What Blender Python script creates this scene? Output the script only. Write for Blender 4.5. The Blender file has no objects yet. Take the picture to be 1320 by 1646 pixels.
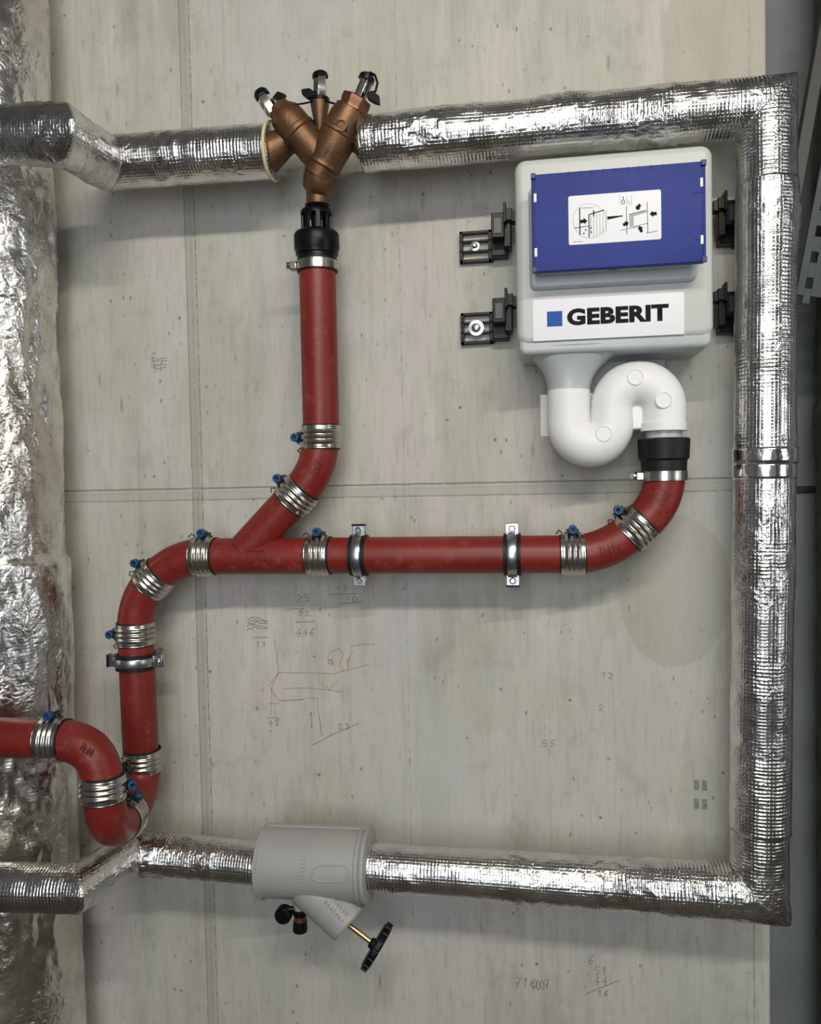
import bpy, bmesh, math, random
from mathutils import Vector, Matrix, noise

random.seed(7)
sc = bpy.context.scene
COL = sc.collection

# ------------------------------------------------------------------ camera
W, H, F = 1320.0, 1646.0, 1300.0
D, ZC = 1.45, 1.5
yaw, pitch, roll = math.radians(9.3), math.radians(2.0), math.radians(1.15)
cam_d = bpy.data.cameras.new('camera')
cam = bpy.data.objects.new('camera', cam_d)
COL.objects.link(cam)
cam_d.sensor_fit = 'VERTICAL'
cam_d.sensor_height = 24.0
cam_d.lens = F / H * 24.0
cam_d.clip_start = 0.02
CR = (Matrix.Rotation(yaw, 3, 'Z') @ Matrix.Rotation(math.pi / 2 - pitch, 3, 'X') @ Matrix.Rotation(-roll, 3, 'Z'))
cam.matrix_world = Matrix.Translation((0, -D, ZC)) @ CR.to_4x4()
sc.camera = cam
sc.render.resolution_x = 1320
sc.render.resolution_y = 1646

sc.view_settings.view_transform = 'Standard'
sc.view_settings.look = 'None'
sc.view_settings.gamma = 1.0
sc.view_settings.exposure = -0.17

# ------------------------------------------------------------------ light
wd = bpy.data.worlds.new('world')
sc.world = wd
wd.use_nodes = True
wd.node_tree.nodes['Background'].inputs[0].default_value = (0.75, 0.78, 0.8, 1)
wd.node_tree.nodes['Background'].inputs[1].default_value = 0.3


def area(name, loc, target, sx, sy, power, colr=(1, 1, 1)):
    l = bpy.data.lights.new(name, 'AREA')
    l.shape = 'RECTANGLE'
    l.size, l.size_y, l.energy, l.color = sx, sy, power, colr
    o = bpy.data.objects.new(name, l)
    COL.objects.link(o)
    o.location = loc
    o.rotation_euler = (Vector(target) - Vector(loc)).to_track_quat('-Z', 'Y').to_euler()
    return o


area('ceiling_tube_light', (0.35, -2.1, 2.73), (0.0, 0.0, 1.4), 1.5, 0.03, 40, (1.0, 0.945, 0.82))
area('rear_fill_light', (-0.5, -3.0, 2.74), (-0.2, 0.0, 1.5), 1.4, 0.3, 1.5, (0.90, 0.95, 1.0))  # weak unseen fill added high behind the camera, not a real tube
area('camera_fill_light', (-0.1, -3.4, 1.7), (-0.2, 0.0, 1.5), 1.15, 1.5, 39, (0.91, 0.955, 1.0))  # added fill panel behind the camera to lift the shadows; no doorway there
area('side_fill_light', (2.2, -1.3, 1.6), (-0.9, -0.1, 1.6), 0.9, 1.5, 12, (0.92, 0.96, 1.0))  # added soft panel at right, mirrored in the foil stack; no doorway there


# ------------------------------------------------------------------ helpers
def V(px, py, d=0.0):
    """world point on the plane d metres in front of the wall"""
    v = CR @ Vector(((px - W / 2) / F, -(py - H / 2) / F, -1.0))
    t = (D - d) / v.y
    return Vector((0, -D, ZC)) + v * t


def S(px, py, d=0.0):
    """pixels per metre there"""
    p = V(px, py, d) - Vector((0, -D, ZC))
    return F / -(CR.transposed() @ p).z


def tag(o, label, cat, group=None):
    o['label'] = label
    o['category'] = cat
    if group:
        o['group'] = group
    return o


def thing(name, label, cat, loc=(0, 0, 0), group=None):
    o = bpy.data.objects.new(name, None)
    o.empty_display_size = 0.02
    COL.objects.link(o)
    o.location = Vector(loc)
    return tag(o, label, cat, group)


def origin(o):
    p = Vector((0, 0, 0))
    while o is not None:
        p += o.location
        o = o.parent
    return p


class MB:
    def __init__(s):
        s.v, s.f, s.uv = [], [], {}

    def add(s, vs, fs):
        n = len(s.v)
        s.v += [Vector(a) for a in vs]
        s.f += [tuple(i + n for i in f) for f in fs]

    def box(s, c, size, rot=None):
        c = Vector(c)
        hx, hy, hz = [a / 2 for a in size]
        vs = [Vector((x, y, z)) for x in (-hx, hx) for y in (-hy, hy) for z in (-hz, hz)]
        if rot is not None:
            vs = [rot @ a for a in vs]
        s.add([c + a for a in vs], [(0, 1, 3, 2), (4, 6, 7, 5), (0, 4, 5, 1), (2, 3, 7, 6), (0, 2, 6, 4), (1, 5, 7, 3)])
        return s

    def pbox(s, x0, y0, x1, y1, d0, d1):
        """box whose front face (at d1) spans that rectangle"""
        a, b = V(x0, (y0 + y1) / 2, d1), V(x1, (y0 + y1) / 2, d1)
        t, u = V((x0 + x1) / 2, y0, d1), V((x0 + x1) / 2, y1, d1)
        s.box(((a.x + b.x) / 2, -(d0 + d1) / 2, (t.z + u.z) / 2), (abs(b.x - a.x), abs(d1 - d0), abs(t.z - u.z)))
        return s

    def tube(s, pts, rs, seg=32, cap=True):
        pts = [Vector(p) for p in pts]
        if not isinstance(rs, (list, tuple)):
            rs = [rs] * len(pts)
        t0 = (pts[1] - pts[0]).normalized()
        up = Vector((0, 0, 1)) if abs(t0.z) < .9 else Vector((0, 1, 0))
        n = (up - t0 * up.dot(t0)).normalized()
        vs, fs = [], []
        for i, p in enumerate(pts):
            if i == 0:
                t = t0
            elif i == len(pts) - 1:
                t = (pts[i] - pts[i - 1]).normalized()
            else:
                t = ((pts[i] - pts[i - 1]).normalized() + (pts[i + 1] - pts[i]).normalized()).normalized()
            n = (n - t * n.dot(t)).normalized()
            b = t.cross(n)
            for k in range(seg):
                a = 2 * math.pi * k / seg
                vs.append(p + (n * math.cos(a) + b * math.sin(a)) * rs[i])
        for i in range(len(pts) - 1):
            for k in range(seg):
                k2 = (k + 1) % seg
                fs.append((i * seg + k, i * seg + k2, (i + 1) * seg + k2, (i + 1) * seg + k))
        if cap:
            fs.append(tuple(range(seg))[::-1])
            fs.append(tuple((len(pts) - 1) * seg + k for k in range(seg)))
        s.add(vs, fs)
        return s

    def lathe(s, a, b, prof, seg=32, cap=True):
        """profile [(distance along a->b in metres, radius)]"""
        a, b = Vector(a), Vector(b)
        t = (b - a).normalized()
        up = Vector((0, 0, 1)) if abs(t.z) < .9 else Vector((0, 1, 0))
        n = (up - t * up.dot(t)).normalized()
        q = t.cross(n)
        vs, fs = [], []
        for (z, r) in prof:
            for k in range(seg):
                g = 2 * math.pi * k / seg
                vs.append(a + t * z + (n * math.cos(g) + q * math.sin(g)) * r)
        m = len(prof)
        for i in range(m - 1):
            for k in range(seg):
                k2 = (k + 1) % seg
                fs.append((i * seg + k, i * seg + k2, (i + 1) * seg + k2, (i + 1) * seg + k))
        if cap:
            fs.append(tuple(range(seg))[::-1])
            fs.append(tuple((m - 1) * seg + k for k in range(seg)))
        s.add(vs, fs)
        return s

    def prism(s, poly, off):
        """closed polygon extruded by vector off"""
        poly = [Vector(p) for p in poly]
        off = Vector(off)
        n = len(poly)
        s.add(poly + [p + off for p in poly],
              [tuple(range(n))[::-1], tuple(range(n, 2 * n))] + [(i, (i + 1) % n, n + (i + 1) % n, n + i) for i in range(n)])
        return s

    def stroke(s, pts, w, nrm=Vector((0, -1, 0))):
        """flat ink line"""
        pts = [Vector(p) for p in pts]
        vs, fs = [], []
        for i, p in enumerate(pts):
            t = (pts[min(i + 1, len(pts) - 1)] - pts[max(i - 1, 0)])
            if t.length < 1e-9:
                t = Vector((1, 0, 0))
            q = t.normalized().cross(nrm).normalized() * w / 2
            vs += [p - q, p + q]
        for i in range(len(pts) - 1):
            fs.append((2 * i, 2 * i + 2, 2 * i + 3, 2 * i + 1))
        s.add(vs, fs)
        return s

    def build(s, name, mat, parent=None, bevel=0, sharp=0.6, segs=2, local=False, fixn=True):
        me = bpy.data.meshes.new(name)
        o_ = Vector((0, 0, 0)) if (parent is None or local) else origin(parent)
        me.from_pydata([p - o_ for p in s.v], [], s.f)
        bm = bmesh.new()
        bm.from_mesh(me)
        if fixn:
            bmesh.ops.recalc_face_normals(bm, faces=bm.faces)
        for f in bm.faces:
            f.smooth = True
        for e in bm.edges:
            if len(e.link_faces) == 2 and e.calc_face_angle(0) > sharp:
                e.smooth = False
        bm.to_mesh(me)
        bm.free()
        me.materials.append(mat)
        o = bpy.data.objects.new(name, me)
        COL.objects.link(o)
        if parent is not None:
            o.parent = parent
        if bevel:
            b = o.modifiers.new('bevel', 'BEVEL')
            b.width, b.segments, b.limit_method, b.angle_limit = bevel, segs, 'ANGLE', 0.7
            b.harden_normals = False
        return o


def bez(p0, p1, p2, n=12):
    return [p0 * (1 - t) ** 2 + p1 * 2 * t * (1 - t) + p2 * t * t for t in [i / n for i in range(n + 1)]]


def arc3(p0, c, p1, n=14):
    """round bend from p0 to p1 whose tangents meet in c"""
    out = []
    for i in range(n + 1):
        t = i / n
        out.append(p0 * (1 - t) ** 2 + c * (2 * t * (1 - t)) * 1.0 + p1 * t * t)
    return out


# ------------------------------------------------------------------ materials
class NT:
    def __init__(s, name):
        s.m = bpy.data.materials.new(name)
        s.m.use_nodes = True
        s.t = s.m.node_tree
        s.b = s.t.nodes['Principled BSDF']

    def n(s, typ, **kw):
        nd = s.t.nodes.new(typ)
        for k, v in kw.items():
            if k.startswith('i_'):
                key = k[2:]
                key = int(key) if key.isdigit() else key.replace('_', ' ')
                if isinstance(v, bpy.types.NodeSocket):
                    s.t.links.new(v, nd.inputs[key])
                else:
                    nd.inputs[key].default_value = v
            else:
                setattr(nd, k, v)
        return nd

    def link(s, a, b):
        s.t.links.new(a, b)

    def math(s, op, a, b=None, c=None, clamp=False):
        nd = s.t.nodes.new('ShaderNodeMath')
        nd.operation = op
        nd.use_clamp = clamp
        for i, v in enumerate((a, b, c)):
            if v is None:
                continue
            if isinstance(v, bpy.types.NodeSocket):
                s.t.links.new(v, nd.inputs[i])
            else:
                nd.inputs[i].default_value = v
        return nd.outputs[0]

    def ramp(s, fac, stops):
        r = s.t.nodes.new('ShaderNodeValToRGB')
        s.t.links.new(fac, r.inputs[0])
        while len(r.color_ramp.elements) < len(stops):
            r.color_ramp.elements.new(0.5)
        for e, (p, c) in zip(r.color_ramp.elements, stops):
            e.position = p
            e.color = (c, c, c, 1) if isinstance(c, (int, float)) else (*c, 1)
        return r.outputs[0]

    def mix(s, fac, a, b, mode='MIX'):
        nd = s.t.nodes.new('ShaderNodeMix')
        nd.data_type = 'RGBA'
        nd.blend_type = mode
        for i, v in ((0, fac), (6, a), (7, b)):
            if isinstance(v, bpy.types.NodeSocket):
                s.t.links.new(v, nd.inputs[i])
            elif i == 0:
                nd.inputs[0].default_value = v
            else:
                nd.inputs[i].default_value = (*v, 1)
        return nd.outputs[2]

    def coord(s, scale=(1, 1, 1), kind='Object'):
        tc = s.t.nodes.new('ShaderNodeTexCoord')
        mp = s.t.nodes.new('ShaderNodeMapping')
        mp.inputs['Scale'].default_value = scale
        s.t.links.new(tc.outputs[kind], mp.inputs[0])
        return mp.outputs[0]

    def noise(s, vec, scale, detail=4, rough=.55, dist=0):
        return s.n('ShaderNodeTexNoise', i_Vector=vec, i_Scale=scale, i_Detail=detail, i_Roughness=rough, i_Distortion=dist).outputs[0]

    def bump(s, h, strength=.3, dist=.002):
        b = s.n('ShaderNodeBump', i_Height=h, i_Strength=strength, i_Distance=dist)
        s.t.links.new(b.outputs[0], s.b.inputs['Normal'])
        return b


def simple(name, col, rough=.5, metal=0.0, bump=0.0, bscale=60, var=0.0, coat=0.0, vscale=12, trans=0.0, alpha=1.0, sub=0.0, spec=.5):
    m = NT(name)
    b = m.b
    b.inputs['Roughness'].default_value = rough
    b.inputs['Metallic'].default_value = metal
    b.inputs['Coat Weight'].default_value = coat
    b.inputs['Coat Roughness'].default_value = .2
    b.inputs['Transmission Weight'].default_value = trans
    b.inputs['Alpha'].default_value = alpha
    b.inputs['Specular IOR Level'].default_value = spec
    co = m.coord()
    n1 = m.noise(co, vscale, 4)
    lo = tuple(c * (1 - var) for c in col)
    hi = tuple(min(1, c * (1 + var)) for c in col)
    m.link(m.ramp(n1, [(.3, lo), (.7, hi)]), b.inputs['Base Color'])
    if bump:
        m.bump(m.noise(co, bscale, 3), bump, .0015)
    if sub:
        b.inputs['Subsurface Weight'].default_value = sub
        b.inputs['Subsurface Radius'].default_value = (.02, .02, .02)
        b.inputs['Subsurface Scale'].default_value = .3
    return m.m


# --- concrete of the wall behind the pipes
seam_v = [V(303, 200).x, V(317, 800).x]
SVX = V(316, 760).x
SHZ = V(640, 789).z
wall_edge_x = V(1236, 900).x


def concrete(name, tint=(1, 1, 1), seams=True, dark=1.0):
    m = NT(name)
    co = m.coord()
    sep = m.n('ShaderNodeSeparateXYZ', i_0=co)
    X, Z = sep.outputs[0], sep.outputs[2]
    cs = m.coord((1, 1, .13))
    streak = m.noise(cs, 22, 5, .6)
    fine = m.noise(cs, 120, 3, .6)
    blot = m.noise(co, 3.2, 5, .6, .6)
    mid = m.noise(co, 14, 5, .65)
    grain = m.noise(co, 420, 2, .6)
    A = tuple(a * b for a, b in zip((.33, .32, .28), tint))
    B = tuple(a * b for a, b in zip((.56, .54, .49), tint))
    G = tuple(a * b for a, b in zip((.44, .442, .375), tint))
    P = tuple(a * b for a, b in zip((.53, .49, .475), tint))
    f = m.math('ADD', m.math('MULTIPLY', streak, .55), m.math('MULTIPLY', blot, .45))
    base = m.mix(m.ramp(f, [(.36, 0.0), (.62, 1.0)]), A, B)
    base = m.mix(m.ramp(m.noise(co, 2.1, 3, .5), [(.42, 0.0), (.58, .7)]), base, G)
    base = m.mix(m.ramp(m.noise(m.coord((1.3, 1, .5)), 4.7, 3, .5), [(.46, 0.0), (.6, .7)]), base, P)
    base = m.mix(m.ramp(fine, [(.3, .22), (.5, 0.0)]), base, tuple(a * .55 for a in A))
    base = m.mix(m.ramp(mid, [(.28, .35), (.44, 0.0)]), base, tuple(a * .7 for a in A))
    base = m.mix(m.ramp(grain, [(.3, .2), (.5, 0.0)]), base, tuple(a * .6 for a in A))
    # pits
    vor = m.n('ShaderNodeTexVoronoi', i_Vector=co, i_Scale=26.0).outputs[0]
    pit = m.ramp(vor, [(.05, 1.0), (.10, 0.0)])
    pitm = m.math('MULTIPLY', pit, m.ramp(m.noise(co, 9, 2), [(.44, 0.0), (.56, .8)]))
    base = m.mix(pitm, base, (.13, .12, .10))
    vor2 = m.n('ShaderNodeTexVoronoi', i_Vector=m.coord((1, 1, .45)), i_Scale=60.0).outputs[0]
    pit2 = m.math('MULTIPLY', m.ramp(vor2, [(.07, 1.0), (.15, 0.0)]), m.ramp(m.noise(cs, 16, 3), [(.48, 0.0), (.58, .8)]))
    base = m.mix(pit2, base, (.15, .14, .12))
    vor3 = m.n('ShaderNodeTexVoronoi', i_Vector=m.coord((1, 1, .22)), i_Scale=34.0).outputs[0]
    sm = m.math('MULTIPLY', m.ramp(vor3, [(.06, 1.0), (.16, 0.0)]), m.ramp(m.noise(m.coord((1, 1, .5)), 11, 3), [(.52, 0.0), (.62, .55)]))
    base = m.mix(sm, base, (.17, .155, .12))
    base = m.mix(m.ramp(m.noise(m.coord((1, 1, .6)), 3.1, 4, .55, .5), [(.52, 0.0), (.66, .6)]), base, tuple(a * b for a, b in zip((.47, .475, .475), tint)))
    base = m.mix(m.ramp(m.noise(m.coord((1, 1, .07)), 48, 4, .7), [(.56, 0.0), (.74, .4)]), base, tuple(a * b for a, b in zip((.30, .285, .235), tint)))
    base = m.mix(m.ramp(m.noise(m.coord((1, 1, .3)), 75, 4, .75), [(.60, 0.0), (.76, .4)]), base, tuple(a * b for a, b in zip((.27, .25, .21), tint)))
    hgt = m.math('ADD', m.math('MULTIPLY', mid, .5), m.math('MULTIPLY', grain, .25))
    hgt = m.math('SUBTRACT', hgt, m.math('MULTIPLY', pit, .6))
    if seams:
        wob = m.math('MULTIPLY', m.math('SUBTRACT', m.noise(co, 30, 4, .7), .5), .0035)
        brk = m.noise(co, 55, 3, .7)

        def line(coord, c, w, strength, brklo=.3, gate=None):
            nonlocal base, hgt
            dd = m.math('ABSOLUTE', m.math('SUBTRACT', m.math('ADD', coord, wob), c))
            l = m.math('SUBTRACT', 1.0, m.math('DIVIDE', dd, w), clamp=True)
            l = m.math('MULTIPLY', l, m.ramp(brk, [(brklo, 0.15), (brklo + .2, 1.0)]))
            if gate is not None:
                l = m.math('MULTIPLY', l, gate)
            l2 = m.math('MULTIPLY', l, strength, clamp=True)
            base = m.mix(l2, base, (.11, .105, .09))
            hgt = m.math('SUBTRACT', hgt, m.math('MULTIPLY', l, strength * 1.2))

        def band(coord, c, w, colr, amt):
            nonlocal base, hgt
            dd = m.math('ABSOLUTE', m.math('SUBTRACT', m.math('ADD', coord, wob), c))
            l = m.math('MULTIPLY', m.math('SUBTRACT', w, dd), 1 / .004, clamp=True)
            base = m.mix(m.math('MULTIPLY', l, amt), base, colr)
            hgt = m.math('ADD', hgt, m.math('MULTIPLY', l, .5))
        band(Z, SHZ, .011, (.38, .37, .33), .45)
        line(Z, SHZ + .0115, .0022, .85, .2)
        line(Z, SHZ - .0105, .0018, .6, .3)
        line(Z, SHZ + .003, .0012, .35, .45)
        band(X, SVX, .010, (.31, .295, .25), .55)
        line(X, SVX + .0105, .0024, .8, .38)
        line(X, SVX - .009, .0018, .65, .3)
        line(X, SVX + .001, .0022, .45, .5)
        line(X, V(650, 800).x, .0024, .75, .52)
        line(X, V(668, 800).x, .0016, .35, .56)
        line(X, V(1196, 800).x, .002, .3, .5)
        line(X, V(228, 300).x, .0018, .4, .52)
        line(X, V(888, 1500).x, .0022, .4, .55)
        line(X, V(140, 300).x, .0022, .45, .54)
        line(X, V(500, 300).x, .0018, .35, .54)
        # joint strip along the right edge of the pour
        line(X, V(1212, 1500).x, .0022, .6, .35)
        # rounded stain where the pour dried differently
        def ell(cx, cz, rx, rz, soft=.06):
            ax = m.math('DIVIDE', m.math('SUBTRACT', X, cx), rx)
            az = m.math('DIVIDE', m.math('SUBTRACT', Z, cz), rz)
            r2 = m.math('ADD', m.math('MULTIPLY', ax, ax), m.math('MULTIPLY', az, az))
            r2 = m.math('ADD', r2, m.math('MULTIPLY', m.math('SUBTRACT', m.noise(co, 9, 3), .5), .5))
            return m.math('DIVIDE', m.math('SUBTRACT', 1.0, r2), soft, clamp=True)
        c1 = V(1085, 950)
        base = m.mix(m.math('MULTIPLY', ell(c1.x, c1.z, .095, .135), .5), base, (.36, .345, .285))
        c2 = V(1180, 90)
        base = m.mix(m.math('MULTIPLY', ell(c2.x, c2.z, .12, .22, .1), .55), base, (.37, .345, .28))
        c3 = V(590, 470)
        base = m.mix(m.math('MULTIPLY', ell(c3.x, c3.z, .045, .05, .3), .25), base, (.40, .38, .32))
    m.link(base, m.b.inputs['Base Color'])
    m.b.inputs['Roughness'].default_value = .8
    m.b.inputs['Specular IOR Level'].default_value = .25
    m.bump(hgt, .35, .002)
    return m.m


def foil_mat(name, col=(.78, .77, .755), rough=.15, warm=0.0, cr=1.0, lines=1.0):
    m = NT(name)
    b = m.b
    b.inputs['Metallic'].default_value = 1.0
    co = m.coord()
    uv = m.n('ShaderNodeUVMap').outputs[0]
    sep = m.n('ShaderNodeSeparateXYZ', i_0=uv)
    U, Vv = sep.outputs[0], sep.outputs[1]
    # crumple facets
    warp = m.n('ShaderNodeTexNoise', i_Vector=co, i_Scale=45.0, i_Detail=3.0)
    wv = m.n('ShaderNodeVectorMath', operation='SCALE', i_0=warp.outputs[1])
    wv.inputs['Scale'].default_value = .02
    wadd = m.n('ShaderNodeVectorMath', operation='ADD', i_0=co, i_1=wv.outputs[0])
    v1 = m.n('ShaderNodeTexVoronoi', feature='DISTANCE_TO_EDGE', i_Vector=wadd.outputs[0], i_Scale=75.0).outputs[0]
    v2 = m.n('ShaderNodeTexVoronoi', feature='F1', i_Vector=wadd.outputs[0], i_Scale=150.0).outputs[0]
    n3 = m.noise(co, 160, 4, .6, 1.2)
    mask = m.ramp(m.noise(co, 10, 3, .6), [(.42, .1), (.6, 1.0)])
    h = m.math('ADD', m.math('MULTIPLY', v1, 1.6), m.math('MULTIPLY', v2, .35))
    h = m.math('ADD', h, m.math('MULTIPLY', n3, .55))
    h = m.math('MULTIPLY', h, m.math('MULTIPLY', mask, cr * .75))
    # tight rings round the pipe and the woven scrim
    inv = m.math('MULTIPLY', m.ramp(m.noise(co, 8, 2, .5), [(.43, 1.0), (.53, .04)]), m.ramp(m.noise(co, 45, 2, .5), [(.35, .4), (.6, 1.0)]))
    jig = m.math('MULTIPLY', m.noise(co, 60, 2), .003)
    ring = m.math('SINE', m.math('MULTIPLY', m.math('ADD', U, jig), 2 * math.pi / .0115))
    ring = m.math('MULTIPLY', m.math('POWER', m.math('ABSOLUTE', ring), 2.0), inv)
    h = m.math('ADD', h, m.math('MULTIPLY', ring, .75 * lines))
    g1 = m.math('POWER', m.math('ABSOLUTE', m.math('SINE', m.math('MULTIPLY', U, math.pi / .005))), 12.0)
    g2 = m.math('POWER', m.math('ABSOLUTE', m.math('SINE', m.math('MULTIPLY', Vv, math.pi / .005))), 12.0)
    h = m.math('ADD', h, m.math('MULTIPLY', m.math('MAXIMUM', g1, g2), .16 * lines))
    dirt = m.ramp(m.noise(co, 24, 4, .6), [(.3, tuple(c * .72 for c in col)), (.6, col)])
    if warm:
        dirt = m.mix(m.ramp(m.noise(m.coord((1, 1, .4)), 9, 3), [(.45, 0.0), (.62, warm)]), dirt, (.42, .34, .18))
    m.link(dirt, b.inputs['Base Color'])
    m.link(m.ramp(m.noise(co, 40, 3), [(.3, rough * .8), (.7, rough * 1.5)]), b.inputs['Roughness'])
    m.bump(h, .5 if lines > .5 else .8, .0026)
    return m.m


def red_mat():
    m = NT('red_pipe_paint')
    co = m.coord()
    dust = m.ramp(m.noise(m.coord((1, 1, 1)), 38, 5, .7), [(.55, 0.0), (.78, .22)])
    base = m.ramp(m.noise(co, 8, 4), [(.3, (.145, .011, .009)), (.7, (.20, .019, .014))])
    base = m.mix(dust, base, (.45, .26, .22))
    m.link(base, m.b.inputs['Base Color'])
    m.b.inputs['Roughness'].default_value = .42
    m.b.inputs['Specular IOR Level'].default_value = .38
    m.b.inputs['Coat Roughness'].default_value = .22
    m.bump(m.noise(co, 110, 4, .6), .16, .0015)
    return m.m


M = dict(
    concrete=concrete('concrete'),
    concrete_shade=simple('blue_grey_shaded_concrete', (.19, .205, .215), .8, var=.12, bump=.2, bscale=90, vscale=6),  # blue-grey concrete, darkened so its colour carries the recess's shade
    room=simple('room_concrete', (.20, .20, .20), .9, var=.1, vscale=3),
    roof=simple('ceiling_concrete', (.24, .24, .235), .9, var=.1, vscale=3),
    floor=simple('screed_floor', (.07, .055, .04), .7, var=.2, vscale=4),
    foil=foil_mat('aluminium_foil'),
    foil_stack=foil_mat('crumpled_aluminium_foil', (.84, .83, .80), .2, .35, .9, .05),
    tape=foil_mat('aluminium_tape', (.82, .82, .82), .14, 0, .5, 0),
    red=red_mat(),
    steel=simple('stainless_band', (.48, .46, .42), .25, 1, .12, 70, .12),
    zinc=simple('zinc_plate', (.40, .42, .44), .3, 1, .1, 90, .15),
    chrome=simple('nickel', (.8, .79, .75), .15, 1, .05, 80, .1),
    rubber=simple('black_rubber', (.008, .008, .009), .5, 0, .15, 80, .2, spec=.3),
    plast=simple('black_plastic', (.004, .004, .006), .36, 0, .1, 80, .2, spec=.2),
    gap=simple('dark_grey_plastic', (.018, .019, .024), .4, 0, .1, 80, .1),
    bluescrew=simple('blue_screw', (.010, .055, .15), .45, .2, .1, 90, .2),
    bronze=simple('bronze_casting', (.15, .078, .04), .47, .7, .35, 260, .28, vscale=30),
    copper=simple('reddish_bronze', (.18, .075, .045), .4, .7, .3, 200, .25, vscale=30),
    brass=simple('brass', (.75, .48, .20), .22, 1, .05, 80, .1),
    white=simple('white_plastic', (.47, .48, .465), .4, 0, .03, 60, .03, sub=.1),
    milky=simple('milky_plastic', (.42, .45, .455), .35, 0, .03, 60, .03, sub=.2),
    foam=simple('white_moulded_foam', (.76, .76, .76), .5, 0, .1, 400, .02),
    blue=simple('blue_plastic', (.014, .028, .20), .5, 0, .06, 50, .12, spec=.2),
    blueink=simple('blue_ink', (.008, .07, .33), .55, spec=.25),
    label=simple('label_paper', (.70, .70, .74), .45, var=.02),
    ink=simple('black_ink', (.008, .008, .009), .7, spec=.15),
    inkg=simple('grey_ink', (.35, .35, .36), .6),
    grey=simple('grey_shell_plastic', (.33, .325, .315), .5, 0, .12, 300, .05),
    yellow=simple('yellow_wool_edge', (.62, .55, .30), .8, 0, .5, 200, .2),
    foilprint=simple('foil_print', (.12, .12, .12), .5),
    pencil=simple('pencil', (.14, .14, .14), .8),
    redchalk=simple('red_chalk', (.42, .20, .17), .9),
    tray=simple('blue_painted_steel', (.014, .023, .03), .5, 0, .1, 60, .2),
    duct=simple('dark_wrapping', (.06, .055, .045), .6, .2, .9, 30, .45, vscale=25),
    strut=simple('dark_steel_strut', (.03, .029, .026), .5, .2, .1, 60, .2),
    clear=simple('clear_film', (.9, .9, .9), .12, 0, alpha=.16),
)


def structure(o):
    o['kind'] = 'structure'
    return o


# ------------------------------------------------------------------ the room
CEIL = 2.8
XL, XR, YB = -2.4, 2.3, -4.0
wallb = structure(MB().box(((XL + wall_edge_x) / 2, .15, CEIL / 2), (wall_edge_x - XL, .30, CEIL)).build('wall_front', M['concrete'], bevel=.004))
structure(MB().box(((wall_edge_x + XR) / 2, .32, CEIL / 2), (XR - wall_edge_x, .20, CEIL)).build('wall_recess', M['concrete_shade']))
structure(MB().box((0, (YB + .4) / 2, -.05), (XR - XL + .4, -YB + .6, .1)).build('floor', M['floor']))
structure(MB().box((0, (YB + .4) / 2, CEIL + .05), (XR - XL + .4, -YB + .6, .1)).build('ceiling', M['roof']))
structure(MB().box((XL - .05, YB / 2 + .15, CEIL / 2), (.1, -YB + .3, CEIL)).build('wall_left', M['room']))
structure(MB().box((XR + .05, YB / 2 + .2, CEIL / 2), (.1, -YB + .4, CEIL)).build('wall_right', M['room']))
# seam of the recess wall
structure(MB().box(((wall_edge_x + XR) / 2, .219, V(1290, 787, -.22).z), (XR - wall_edge_x, .006, .014)).build('trim_1', M['strut'], bevel=.002))

# ------------------------------------------------------------------ writing on the wall
DIG = {
    '0': [[(.5, 0), (.1, .3), (.1, .8), (.5, 1), (.9, .7), (.9, .25), (.5, 0)]],
    '1': [[(.2, .7), (.6, 1), (.5, 0)]],
    '2': [[(.1, .8), (.5, 1), (.9, .75), (.1, 0), (.9, .05)]],
    '3': [[(.1, .9), (.6, 1), (.8, .75), (.4, .55), (.9, .3), (.5, 0), (.1, .1)]],
    '4': [[(.6, 0), (.65, 1), (.1, .35), (.95, .35)]],
    '5': [[(.9, 1), (.3, 1), (.2, .6), (.7, .6), (.8, .2), (.2, 0)]],
    '6': [[(.8, 1), (.3, .7), (.1, .25), (.5, 0), (.8, .25), (.5, .5), (.15, .3)]],
    '7': [[(.1, 1), (.9, 1), (.4, 0)], [(.25, .5), (.8, .5)]],
    '8': [[(.5, .5), (.15, .75), (.5, 1), (.85, .75), (.15, .25), (.5, 0), (.85, .25), (.5, .5)]],
    '/': [[(0, 0), (1, 1)]], '-': [[(0, .5), (1, .55)]],
}


def scrawl(mb, txt, px, py, w, h, ang=0, lw=.0011):
    ca, sa = math.cos(ang), math.sin(ang)
    for i, ch in enumerate(txt):
        for st in DIG.get(ch, []):
            pts = []
            for (u, v) in st:
                x, y = (i * 1.2 + u + random.uniform(-.06, .06)) * w, -(v + random.uniform(-.06, .06)) * h
                pts.append(V(px + x * ca - y * sa, py + x * sa + y * ca, .0006))
            mb.stroke(pts, lw)


def pl(mb, pts, lw=.001, jit=.6):
    out = []
    for (a, b) in zip(pts[:-1], pts[1:]):
        n = 5
        for i in range(n):
            t = i / n
            out.append(V(a[0] + (b[0] - a[0]) * t + random.uniform(-jit, jit), a[1] + (b[1] - a[1]) * t + random.uniform(-jit, jit), .0006))
    out.append(V(pts[-1][0], pts[-1][1], .0006))
    mb.stroke(out, lw)


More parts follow.
